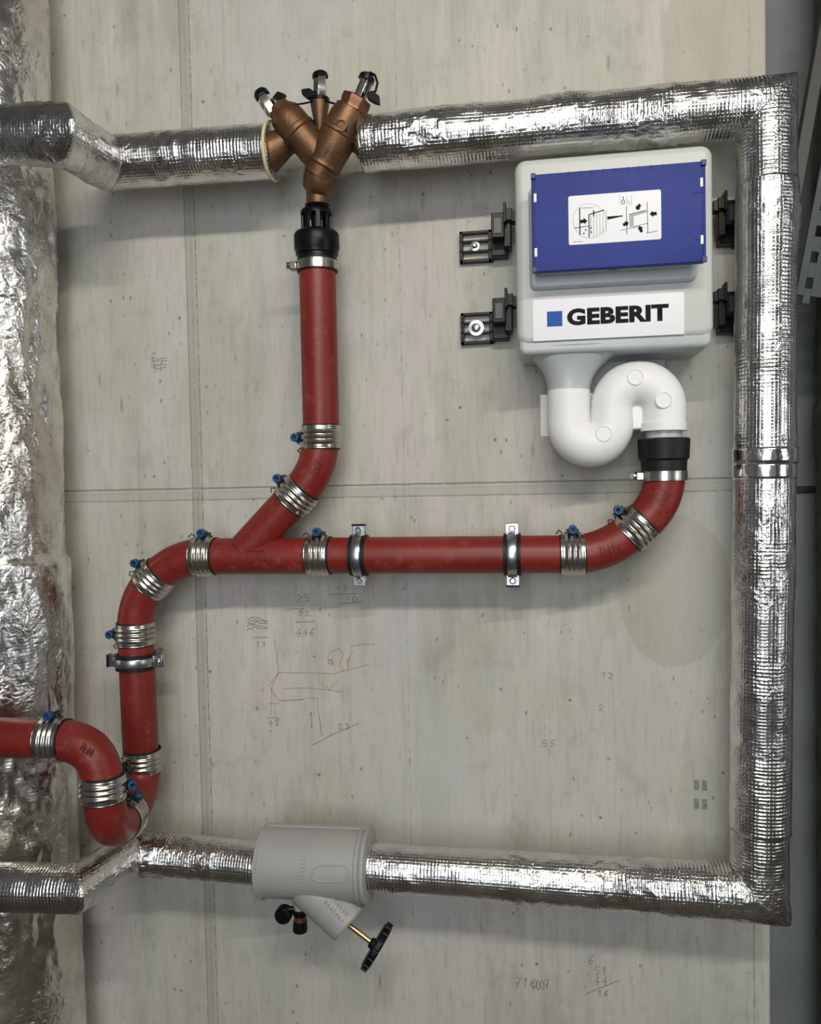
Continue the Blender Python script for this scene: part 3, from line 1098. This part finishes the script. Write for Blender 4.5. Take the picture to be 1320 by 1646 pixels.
# black funnel with air gap
fn = thing('air_gap_funnel', 'black slotted drain funnel between the bronze valve and the long vertical red pipe', 'funnel', V(511, 400, RD))
fx = pA0.x
fz = lambda y: V(512, y, RD).z
fp = lambda z: Vector((fx, -RD, z))
s_ = S(512, 380, RD)
b = MB()
za, zb_ = fz(331), fz(345)
b.lathe(fp(fz(328)), fp(fz(346)), [(0, 17 / s_), (.002, 17.5 / s_), (.010, 17.5 / s_), (.010, 23 / s_), (.0135, 25 / s_), (fz(328) - fz(346), 25 / s_)], 32)
b.build('funnel_top', M['plast'], fn)
for k in range(8):
    b = MB()
    a = 2 * math.pi * (k + .5) / 8
    R_ = Matrix.Rotation(a, 3, 'Z')
    c = fp((fz(344) + fz(378)) / 2) + R_ @ Vector((22.5 / s_, 0, 0))
    b.box(c, (.004, .008, fz(344) - fz(378)), R_)
    b.build('cage_rib', M['plast'], fn, .0008)
b = MB()
b.lathe(fp(fz(345)), fp(fz(376)), [(0, 9 / s_), (fz(345) - fz(376), 7 / s_)], 20)
b.build('inner_nozzle', M['plast'], fn)
b = MB()
T = fz(372)
b.lathe(fp(T), fp(fz(420)), [(0, 24 / s_), (.001, 31 / s_), (.004, 35 / s_), (.008, 36.5 / s_), (.030, 36.5 / s_), (.034, 34.5 / s_), (.040, 34 / s_), (.041, 31.5 / s_), (T - fz(424), 31.5 / s_)], 44)
b.build('funnel_cup', M['plast'], fn)
hc = []


def hose_clamp(label, p, rr, dirx):
    o_ = thing('hose_clamp', label, 'hose clamp', p, None)
    MB().lathe(p + Vector((0, 0, .0075)), p - Vector((0, 0, .0075)), [(0, rr - .001), (0, rr + .0012), (.0015, rr + .0012), (.002, rr + .0006), (.013, rr + .0006), (.0135, rr + .0012), (.015, rr + .0012), (.015, rr - .001)], 48, False).build('band', M['steel'], o_)
    MB().box(p + Vector((dirx * (rr + .003), -.012, 0)), (.013, .016, .014)).build('screw_housing', M['steel'], o_, .002)
    c = p + Vector((dirx * (rr + .012), -.014, .001))
    MB().lathe(c + Vector((-dirx * .008, .004, 0)), c + Vector((dirx * .004, -.004, 0)), [(0, .003), (.007, .003), (.007, .0062), (.0125, .0062), (.014, .005)], 16).build('screw', M['chrome'], o_, .0004)
    return o_


hose_clamp('steel hose clamp closing the black funnel onto the top of the long vertical red pipe', fp(fz(429)), .0345, -1)
MB().lathe(fp(fz(418)), fp(fz(437)), [(0, .0305), (0, .0342), (.021, .0342), (.021, .0305)], 44, False).build('sleeve', M['rubber'], fn)

# ------------------------------------------------------------------ white flushing unit
FDp, BDp = .15, .205     # front of housing, front of the blue lid
xl_, xr_ = V(829, 400, FDp).x, V(1148, 400, FDp).x
zt_ = (V(829, 259, FDp).z + V(1148, 226, FDp).z) / 2
zt_ = min(zt_, V(985, 200, PD).z - RF - .006)
zb2 = (V(829, 570, FDp).z + V(1148, 550, FDp).z) / 2
un = thing('flushing_unit', 'white wall-mounted flushing unit with a blue lid under the upper silver pipe', 'flushing unit', ((xl_ + xr_) / 2, 0, zb2))


def rrect(x0, z0_, x1, z1_, r, y, n=8):
    out = []
    for (cx__, cz__, a0) in ((x1 - r, z1_ - r, 0), (x0 + r, z1_ - r, 90), (x0 + r, z0_ + r, 180), (x1 - r, z0_ + r, 270)):
        for i in range(n + 1):
            a = math.radians(a0 + 90 * i / n)
            out.append(Vector((cx__ + r * math.cos(a), y, cz__ + r * math.sin(a))))
    return out


def slab(mb, x0, z0_, x1, z1_, r, y0, y1, rnd=.006):
    """rounded slab with rounded front edge; y1 is the front (more negative)"""
    rings = [rrect(x0, z0_, x1, z1_, r, y0)]
    for i in range(6):
        a = math.pi / 2 * i / 5
        ins = rnd * (1 - math.cos(a))
        rings.append(rrect(x0 + ins, z0_ + ins, x1 - ins, z1_ - ins, max(r - ins, .0006), y1 + rnd * (1 - math.sin(a))))
    vs, fs = [], []
    m = len(rings[0])
    for g in rings:
        vs += g
    for j in range(len(rings) - 1):
        for k in range(m):
            k2 = (k + 1) % m
            fs.append((j * m + k, j * m + k2, (j + 1) * m + k2, (j + 1) * m + k))
    fs.append(tuple(range(m)))
    fs.append(tuple((len(rings) - 1) * m + k for k in range(m)))
    mb.add(vs, fs)
    return mb


b = MB()
slab(b, xl_, zb2 + .012, xr_, zt_, .018, -.02, -FDp, .012)
b.build('housing', M['white'], un)
b = MB()
slab(b, xl_ + .003, zb2 - .003, xr_ - .003, zb2 + .03, .012, -.03, -FDp + .004, .008)
b.build('bottom_rim', M['milky'], un)
# funnel neck under the housing: rectangle to round
neck_c = V(914.5, 600, .10)
b = MB()
rings = []
NN = 40
for j in range(13):
    t_ = j / 12
    e = 1 - (1 - t_) ** 2.6 if t_ > .08 else t_ * 2.4
    z_ = zb2 + .01 - t_ * .082
    cx0 = (xl_ + .01 + V(1010, 580, .1).x) / 2
    hw = (V(1010, 580, .1).x - xl_ - .01) / 2
    cxx = cx0 * (1 - e) + neck_c.x * e
    rx = hw * (1 - e) + .0335 * e
    ry = .055 * (1 - e) + .0335 * e
    pw = 4 * (1 - e) + 2 * e
    for k in range(NN):
        a = 2 * math.pi * k / NN
        c_, s2 = math.cos(a), math.sin(a)
        rings.append(Vector((cxx + rx * math.copysign(abs(c_) ** (2 / pw), c_), -.092 - ry * math.copysign(abs(s2) ** (2 / pw), s2), z_)))
fs = []
for j in range(12):
    for k in range(NN):
        k2 = (k + 1) % NN
        fs.append((j * NN + k, j * NN + k2, (j + 1) * NN + k2, (j + 1) * NN + k))
b.add(rings, fs)
b.build('outlet_neck', M['milky'], un)
b = MB().pbox(935, 560, 1072, 690, .004, .022)
b.build('back_panel', M['milky'], un, .003)
# raised well and blue lid
bx0, bx1 = V(855, 360, BDp).x, V(1135, 340, BDp).x
bz1 = (V(855, 288, BDp).z + V(1135, 251, BDp).z) / 2
bz0 = (V(857, 438, BDp).z + V(1133, 420, BDp).z) / 2
b = MB()
slab(b, V(851, 400, FDp + .01).x, V(990, 458, FDp + .01).z, V(1122, 400, FDp + .01).x, bz1 + .0, .012, -FDp + .004, -FDp - .010, .006)
b.build('raised_rim', M['milky'], un)
b = MB()
slab(b, bx0 + .005, bz0 + .004, bx1 - .012, bz1 - .004, .006, -FDp, -BDp + .006, .002)
b.build('cistern_well', M['milky'], un)
b = MB()
slab(b, bx0, bz0, bx1, bz1, .004, -BDp + .012, -BDp, .0015)
lid = b.build('blue_lid', M['blue'], un)
b = MB()
bw = bx1 - bx0
for k in range(9):
    x = bx0 + bw * (.22 + .068 * k)
    b.box((x, -BDp - .0004, bz1 - .003), (.0016, .0012, .006))
for (fx_, fz_) in ((.985, .72), (.985, .26)):
    b.box((bx0 + bw * .965, -BDp - .0004, bz0 + (bz1 - bz0) * (fz_ - .03)), (bw * .06, .0012, .0014))
b.box((bx0 + .004, -BDp - .0004, (bz0 + bz1) / 2), (.0012, .0012, bz1 - bz0 - .01))
b.box((bx1 - .004, -BDp - .0004, (bz0 + bz1) / 2), (.0012, .0012, bz1 - bz0 - .01))
for (x, z) in ((bx0 + .003, bz0 + .003), (bx1 - .003, bz0 + .003), (bx0 + .003, bz1 - .003), (bx1 - .003, bz1 - .003)):
    b.box((x, -BDp - .001, z), (.007, .006, .008))
b.build('lid_notches', simple('dark_blue_plastic', (.012, .02, .11), .5), lid, .0005)
for (fx_, fz_) in ((.022, .76), (.022, .20), (.977, .79), (.977, .22)):
    b = MB()
    b.box((bx0 + bw * fx_, -BDp - .0004, bz0 + (bz1 - bz0) * fz_), (.0042, .0014, .013))
    b.build('lid_slot', M['label'], lid, .0005)
# small marks on the lower face of the well
b = MB()
b.box(((bx0 + bx1) / 2 - .005, -(FDp + BDp) / 2, bz0 + .0035), (.012, .004, .001))
b.build('well_mark', M['gap'], un)

# instruction label with its drawing
lx0, lx1 = V(914, 355, BDp).x, V(1063, 345, BDp).x
lz0 = (V(915, 396, BDp).z + V(1062, 383, BDp).z) / 2
lz1 = (V(914, 317, BDp).z + V(1064, 303, BDp).z) / 2
b = MB()
slab(b, lx0, lz0, lx1, lz1, .003, -BDp + .0005, -BDp - .0005, .0002)
lab = b.build('instruction_label', M['label'], lid)


def LP(u, v):   # label coords from the photo crop: 200..1105 x 70..630
    return Vector((lx0 + (u - 200) / 905 * (lx1 - lx0), -BDp - .0008, lz1 - (v + (u - 200) * .093 - 157) / 475 * (lz1 - lz0)))


d_ = MB(); g_ = MB()


def ln(mb, pts, w=.0007):
    mb.stroke([LP(*p) for p in pts], w)


ln(g_, [(410 + 165 * math.cos(a * math.pi / 18), 390 + 165 * math.sin(a * math.pi / 18)) for a in range(37)], .0005)
ln(d_, [(312, 265), (312, 530)], .0016)
ln(d_, [(400, 330), (555, 282)], .0014)
ln(d_, [(402, 330), (402, 550)], .0014)
ln(g_, [(420, 340), (420, 520)], .0012)
for x in (450, 480, 510, 540, 570):
    ln(g_, [(x, 320 - (x - 450) * .25), (x, 545 - (x - 450) * .4)], .0008)
ln(d_, [(255, 465), (400, 440)], .0009)
ln(d_, [(450, 285), (450, 350)], .0016)
for (x, y) in ((370, 480), (425, 500), (420, 460), (350, 515)):
    ln(d_, [(x - 8, y), (x + 8, y - 3)], .0018)
for k in range(6):
    ln(d_, [(340 + k * 18, 268 - k), (348 + k * 18, 267 - k)], .0014)
d_.add([LP(580, 345), LP(730, 330), LP(735, 338), LP(585, 375)], [(0, 1, 2, 3)])
ln(g_, [(705, 130), (705, 235)], .0006); ln(g_, [(820, 130), (820, 235)], .0006)
ln(d_, [(740, 150), (740, 170)], .0012); ln(d_, [(725, 190), (740, 175), (752, 190), (750, 220), (728, 220), (725, 190)], .0010)
ln(g_, [(775, 150), (778, 220), (800, 220), (800, 190)], .0010)
ln(d_, [(770, 240), (772, 515)], .0008); ln(d_, [(972, 195), (975, 490)], .0008)
g_.add([LP(795, 320), LP(960, 275), LP(975, 292), LP(840, 335), LP(838, 435), LP(800, 440)], [(0, 1, 2, 3, 4, 5)])
ln(d_, [(795, 320), (960, 275)], .0008); ln(d_, [(838, 435), (975, 400)], .0006)
ln(d_, [(710, 475), (900, 430)], .0006); ln(d_, [(960, 495), (1070, 470)], .0006)
ln(d_, [(340, 590), (240, 600)], .0005)


def arrow(cx__, cy__, ang, sz=34):
    ca_, sa_ = math.cos(ang), math.sin(ang)
    pts = [(1, 0), (.1, .9), (.1, .45), (-.9, .45), (-.9, -.45), (.1, -.45), (.1, -.9)]
    d_.add([LP(cx__ + sz * (x * ca_ - y * sa_), cy__ + sz * (x * sa_ + y * ca_)) for x, y in pts], [(0, 1, 2, 3, 4, 5, 6)])


arrow(350, 395, -.2, 36); arrow(885, 247, 2.2, 34); arrow(1030, 308, 3.0, 36); arrow(762, 410, -.5, 32); arrow(905, 458, -1.9, 34)
d_.build('drawing_lines', M['ink'], lab, fixn=False)
g_.build('drawing_shading', M['inkg'], lab, fixn=False)

# brand sticker
sx0, sx1 = V(857, 520, FDp).x, V(1100, 500, FDp).x
sz0 = (V(857, 551, FDp).z + V(1099, 535, FDp).z) / 2
sz1 = (V(857, 485, FDp).z + V(1100, 467, FDp).z) / 2
b = MB()
slab(b, sx0, sz0, sx1, sz1, .001, -FDp + .001, -FDp - .0006, .0002)
stq = b.build('name_sticker', M['label'], un)
sw_ = sx1 - sx0
shh = sz1 - sz0
LBc = {
    'sq': (.095, .355, .195, .71),
}
b = MB()
b.box((sx0 + sw_ * .147, -FDp - .0008, sz0 + shh * .52), (sw_ * .103, .0006, shh * .365))
b.build('blue_square', M['blueink'], stq)
me = text_mesh('GEBERIT', 1.0, .05, 0.0, 1.04)
xs = [v.co.x for v in me.vertices]; ys = [v.co.y for v in me.vertices]
tx0, tx1 = sx0 + sw_ * .23, sx0 + sw_ * .90
tz0, tz1 = sz0 + shh * .335, sz0 + shh * .745
for v in me.vertices:
    v.co = Vector((tx0 + (v.co.x - min(xs)) / (max(xs) - min(xs)) * (tx1 - tx0), -FDp - .0009,
                   tz0 + (v.co.y - min(ys)) / (max(ys) - min(ys)) * (tz1 - tz0))) - origin(stq)
me.materials.clear(); me.materials.append(M['ink'])
o = bpy.data.objects.new('sticker_lettering', me); COL.objects.link(o); o.parent = stq

# wall brackets (left pair open to view, right pair half behind the silver riser)
def bracket(label, X0, Y0, mir, big):
    """X0,Y0 = pixel centre of the slotted plate"""
    o_ = thing('mounting_bracket', label, 'bracket', V(X0, Y0, 0), 'black brackets carrying the flushing unit')
    sc1 = S(X0, Y0, .01)
    P = V(X0, Y0, .008)
    k = 1 / sc1
    g = -1 if mir else 1

    def bx(mb, x0, y0, x1, y1, d0, d1):
        mb.box((P.x + g * (x0 + x1) / 2 * k, -(d0 + d1) / 2, P.z - (y0 + y1) / 2 * k), (abs(x1 - x0) * k, d1 - d0, abs(y1 - y0) * k))
    b = MB()
    for (y0, y1) in ((-25, -20.5), (-10.5, -7), (5.5, 9), (20, 25)):
        bx(b, -26, y0, 26, y1, .001, .012)
    bx(b, -26, -25, -20.5, 25, .001, .012)
    bx(b, 20, -25, 28, 25, .001, .012)
    b.build('slotted_plate', M['plast'], o_, .0008)
    b = MB()
    bx(b, 26, -26, 52, 22, .001, .03)
    bx(b, 28, -36, 48, 2, .02, .062)
    bx(b, 46, -28, 58, 14, .02, .05)
    b.build('clip_body', M['plast'], o_, .0015)
    b = MB()
    bx(b, 47, -50, 51, -20, .04, .066)
    b.build('latch', M['plast'], o_, .001)
    b = MB()
    bx(b, 50, -42, 60, -24, .03, .06)
    b.build('hook', M['plast'], o_, .001)
    b = MB()
    bx(b, 58, -38, 67, -22, .035, .058)
    b.build('pin', M['plast'], o_, .001)
    b = MB()
    bx(b, 32, -28, 44, -4, .06, .0635)
    b.build('latch_face', M['gap'], o_, .0005)
    r = .0135 if big else .008
    c = Vector((P.x + g * -1 * k, 0, P.z))
    MB().lathe(c + Vector((0, -.010, 0)), c + Vector((0, -.020, 0)), [(0, r), (.004, r), (.0045, r * .6), (.008, r * .55), (.010, r * .25)], 24).build('screw', M['zinc' if big else 'chrome'], o_)
    return o_


bracket('upper left black bracket of the white unit, with a small bright screw', 765, 397, False, False)
bracket('lower left black bracket of the white unit, with a large round washer', 767, 528, False, True)
bracket('upper right black bracket of the white unit, beside the silver riser', 1207, 372, True, False)
bracket('lower right black bracket of the white unit, beside the silver riser', 1207, 514, True, True)

# ------------------------------------------------------------------ white S trap
tr = thing('drain_trap', 'white S-shaped drain trap below the flushing unit', 'drain trap', V(945, 745, .10))
TD = .098
s_ = S(980, 670, TD)
path = [V(914.5, 628, TD), V(914.5, 655, TD)]
rads = [34, 34]
rt = 34.5 / s_
for i in range(0, 21):
    a = math.pi - math.pi * i / 20
    path.append(V(948.8 + 34.3 * math.cos(a), 680 + 34.3 * math.sin(a), TD))
    rads.append(34.5 + 2.2 * math.sin(a))
for i in range(0, 21):
    a = math.pi + math.pi * i / 20
    path.append(V(1025.5 + 42.4 * math.cos(a), 658 + 42 * math.sin(a), TD))
    rads.append(33 + 1.8 * -math.sin(a) + 1.5 * i / 20)
path += [V(1068, 675, TD), V(1068, 692, TD)]
rads += [34.5, 34.5]
MB().tube(path, [q / s_ for q in rads], 48).build('trap_body', M['foam'], tr)
b = MB()
b.lathe(V(1067, 678, TD), V(1067, 692, TD), [(0, rt * .98), (.002, rt * 1.05), (.015, rt * 1.05)], 48)
b.build('outlet_collar', M['foam'], tr)
b = MB().pbox(1008, 640, 1034, 690, .05, .105)
b.build('web', M['foam'], tr, .003)
for (x, y, off) in ((971, 697, .0365), (1067, 643, .036), (1022, 606, .036)):
    b = MB()
    p = V(x, y, TD + off)
    b.lathe(p + Vector((0, .012, 0)), p + Vector((0, -.0016, 0)), [(0, .0125), (.0135, .0125), (.0137, .0115), (.0125, .0108), (.0125, .0002)], 28)
    b.build('moulded_disc', M['foam'], tr)
b = MB()
b.lathe(V(1067, 686, TD), V(1067, 712, TD), [(0, 28 / s_), (.026, 28 / s_)], 36)
b.build('tail_pipe', M['milky'], tr)
b = MB()
z_a, z_b = V(870, 633, .10).z, V(870, 704, .10).z
b.pbox(869, 633, 953, 700, .094, .0965)
b.build('clear_guard', M['clear'], tr)
# black sleeve and clamp
sl = thing('rubber_sleeve', 'black rubber sleeve joining the white trap to the red elbow below it', 'sleeve', V(1067, 735, TD))
b = MB()
pz = V(1067, 705, TD)
L = (V(1067, 705, TD) - V(1067, 772, TD)).length
b.lathe(pz, pz - Vector((0, 0, .1)), [(0, 30 / s_), (0, 39 / s_), (.002, 40.5 / s_), (.012, 40 / s_), (.032, 39 / s_), (.036, 35.5 / s_), (L, 34.5 / s_), (L, 31 / s_)], 48, False)
b.build('sleeve_body', M['rubber'], sl)
hose_clamp('steel hose clamp round the black sleeve below the white trap', Vector((pz.x, pz.y, V(1067, 765, TD).z)), .0362, -1)

# ------------------------------------------------------------------ grey valve shell and its valve
gv = thing('shut_off_valve', 'shut-off valve in a grey insulating shell on the lower silver pipe', 'valve', V(511, 1390, PD))
ga, gb = V(424, 1384, PD), V(596, 1391, PD)
rg = 55.5 / S(511, 1388, PD)
Lg = (gb - ga).length
b = MB()
b.lathe(ga, gb, [(0, rg * .70), (0, rg * 1.0), (.002, rg * 1.035), (.006, rg * 1.035), (.008, rg * .985), (Lg - .018, rg * .985), (Lg - .016, rg * 1.03), (Lg - .012, rg * 1.03), (Lg - .010, rg * .985), (Lg - .006, rg * 1.04), (Lg - .001, rg * 1.04), (Lg, rg * 1.0), (Lg, rg * .7)], 64)
ax = (gb - ga).normalized()
# joint flange along the top
for k in (-1, 1):
    pass
b.box((ga + gb) / 2 + Vector((0, .012, rg * .985)), (Lg * .96, .010, .006), Matrix.Rotation(-math.atan2(ax.z, ax.x), 3, 'Y'))
b.build('insulating_shell', M['grey'], gv, 0)
b = MB()
cyl(b, (500, 1416, PD + .005), (563, 1484, PD + .02), [(0, 42), (.4, 39), (.92, 35.5), (.97, 35.5), (1, 33)], 40)
b.build('bonnet_sleeve', M['grey'], gv)
# raised oval, arrow and ribs on the front
b = MB()


def on_shell(px, py):
    """front point of the shell cylinder"""
    p = V(px, py, PD + rg)
    c = ga + ax * (p - ga).dot(ax)
    h = (p - c).z
    h = max(-rg * .95, min(rg * .95, h))
    return Vector((p.x, c.y - math.sqrt(rg * rg * .97 - h * h) - .0002, c.z + h))


ov = []
for i in range(33):
    a = 2 * math.pi * i / 32
    c_, s2 = math.cos(a), math.sin(a)
    ov.append(on_shell(531 + 29 * math.copysign(abs(c_) ** .5, c_), 1406 + 12 * math.copysign(abs(s2) ** .6, s2)))
b.tube(ov, .0013, 8)
b.tube([on_shell(564, 1407), on_shell(571, 1402), on_shell(579, 1407), on_shell(571, 1411), on_shell(564, 1407)], .0008, 8)
for k in range(7):
    b.tube([on_shell(481, 1386 + k * 5.4), on_shell(488, 1386 + k * 5.4)], .0011, 6)
b.tube([on_shell(488, 1384), on_shell(488, 1398)], .0007, 6)
b.build('raised_marks', M['grey'], gv)
b = MB()
bo = V(530, 1452, PD + .0545)
dx = (V(559.5, 1487, PD + .054) - V(530, 1452, PD + .052)).normalized()
pxv = Vector((dx.z, 0, -dx.x)).normalized()
random.seed(3)
for row in range(3):
    for k in range(8 - row):
        c = V(511 + row * 12 + k * 4.4, 1457 - row * 7 + k * 4.9, PD + .0525 + (.0015 if row else -.003))
        h_ = .0022
        q = [c + dx * random.uniform(-.001, .001) - pxv * h_, c + dx * .0018, c + pxv * h_]
        b.tube(q, .0010, 6)
b.build('raised_lettering', M['grey'], gv)
b = MB()
cyl(b, (556, 1483, PD + .02), (603, 1519, PD + .032), [(0, 4.2), (1, 4.2)], 20)
b.build('stem', M['brass'], gv)
# handwheel
hwc = V(606, 1522, PD + .034)
hd = (V(603, 1519, PD + .032) - V(556, 1479, PD + .02)).normalized()
hd = (hd + Vector((0, .12, 0))).normalized()
b = MB()
Rw = 37 / S(606, 1522, PD)
prof = [(-.006, .004), (-.0065, Rw * .80), (-.007, Rw * .93), (-.004, Rw), (.003, Rw), (.006, Rw * .93), (.0055, Rw * .82), (.001, Rw * .76), (.001, .010), (.004, .009), (.004, .002)]
b.lathe(hwc, hwc + hd, prof, 48)
n1_ = hd.cross(Vector((0, 1, 0))).normalized(); n2_ = hd.cross(n1_)
for k in range(16):
    a = 2 * math.pi * k / 16
    q = hwc + (n1_ * math.cos(a) + n2_ * math.sin(a)) * Rw
    b.tube([q - hd * .005, q + hd * .005], .0028, 8)
b.lathe(hwc - hd * .014, hwc, [(0, .007), (.003, .009), (.014, .010)], 24)
b.build('handwheel', M['plast'], gv, sharp=.7)
# drain plugs
b = MB()
b.lathe(V(456, 1470, PD + .02) + Vector((0, .012, 0)), V(456, 1470, PD + .02) + Vector((0, -.010, 0)), [(0, .009), (.004, .0145), (.018, .0145), (.021, .012), (.021, .007), (.018, .006)], 28)
b.tube([V(458, 1461, PD + .02), V(470, 1461, PD + .02), V(482, 1463, PD + .015)], .0045, 12)
b.build('plug_cap', M['plast'], gv)
b = MB()
cyl(b, (482, 1444, PD + .012), (482, 1466, PD + .012), [(0, 11), (1, 11)], 20)
b.build('drain_neck', M['grey'], gv)
b = MB()
cyl(b, (483, 1460, PD + .012), (482.5, 1498, PD + .012), [(0, 11.5), (.12, 12), (.28, 11), (.3, 8.5), (.5, 8.5), (.52, 11), (.85, 12.2), (.95, 11.5), (1, 8)], 24)
dp = b.build('drain_plug', M['plast'], gv)
b = MB()
cyl(b, (482.8, 1470, PD + .012), (482.6, 1480, PD + .012), [(0, 9.8), (1, 9.8)], 20)
b.build('bronze_ring', M['copper'], dp)

# ------------------------------------------------------------------ right edge
# perforated steel channel hanging inclined in the recess
cy = thing('perforated_channel', 'blue grey perforated steel channel slanting down behind the silver riser', 'channel', V(1283, 470, .06))
A_, B_ = V(1279, 474, .06), V(1352, 95, .06)
dv = (B_ - A_).normalized()
ang = math.atan2(dv.x, dv.z)
Rr = Matrix.Rotation(ang, 3, 'Y')
Lc = (B_ - A_).length
wc = .040
b = MB()
nh = 9
mid = (A_ + B_) / 2
offx = Rr @ Vector((.02, 0, 0))
b.box(mid + offx + Rr @ Vector((-.014, 0, 0)), (.012, .003, Lc), Rr)
b.box(mid + offx + Rr @ Vector((.022, 0, 0)), (.040, .003, Lc), Rr)
for k in range(nh + 1):
    b.box(A_ + dv * (Lc * k / nh) + offx + Rr @ Vector((-.003, 0, 0)), (.012, .003, Lc / nh * .6), Rr)
b.box(mid + offx + Rr @ Vector((.041, .008, 0)), (.003, .016, Lc), Rr)
b.build('channel_web', M['tray'], cy, .0008)
# dark strut beside it
A_, B_ = V(1262, 400, .033), V(1322, 60, .033)
dv = (B_ - A_).normalized()
Rr = Matrix.Rotation(math.atan2(dv.x, dv.z), 3, 'Y')
so = MB().box((A_ + B_) / 2, (.02, .02, (B_ - A_).length + .3), Rr).build('steel_strut', M['strut'], None, .002)
tag(so, 'plain dark steel strut slanting behind the perforated channel at upper right', 'strut')
# dark wrapped duct at the extreme right
dx0 = V(1307, 1200, -.095).x
b = MB()
seg = 40
vs, fs = [], []
nz = 160
for j in range(nz + 1):
    z = .01 + (CEIL - .02) * j / nz
    for k in range(seg):
        a = 2 * math.pi * k / seg
        r = .10 + .005 * noise.noise(Vector((math.cos(a) * 3, math.sin(a) * 3, z * 9))) + .003 * noise.noise(Vector((math.cos(a) * 8, math.sin(a) * 8, z * 40)))
        if abs(z - V(1300, 660, 0).z) < .02:
            r += .006
        vs.append(Vector((dx0 + .112 + r * math.cos(a), .095 + r * math.sin(a), z)))
for j in range(nz):
    for k in range(seg):
        k2 = (k + 1) % seg
        fs.append((j * seg + k, j * seg + k2, (j + 1) * seg + k2, (j + 1) * seg + k))
fs += [tuple(range(seg)), tuple(nz * seg + k for k in range(seg))]
b.add(vs, fs)
o = b.build('wrapped_duct', M['duct'])
tag(o, 'dark brown wrapped vertical duct at the far right edge', 'duct')

bpy.context.view_layer.update()
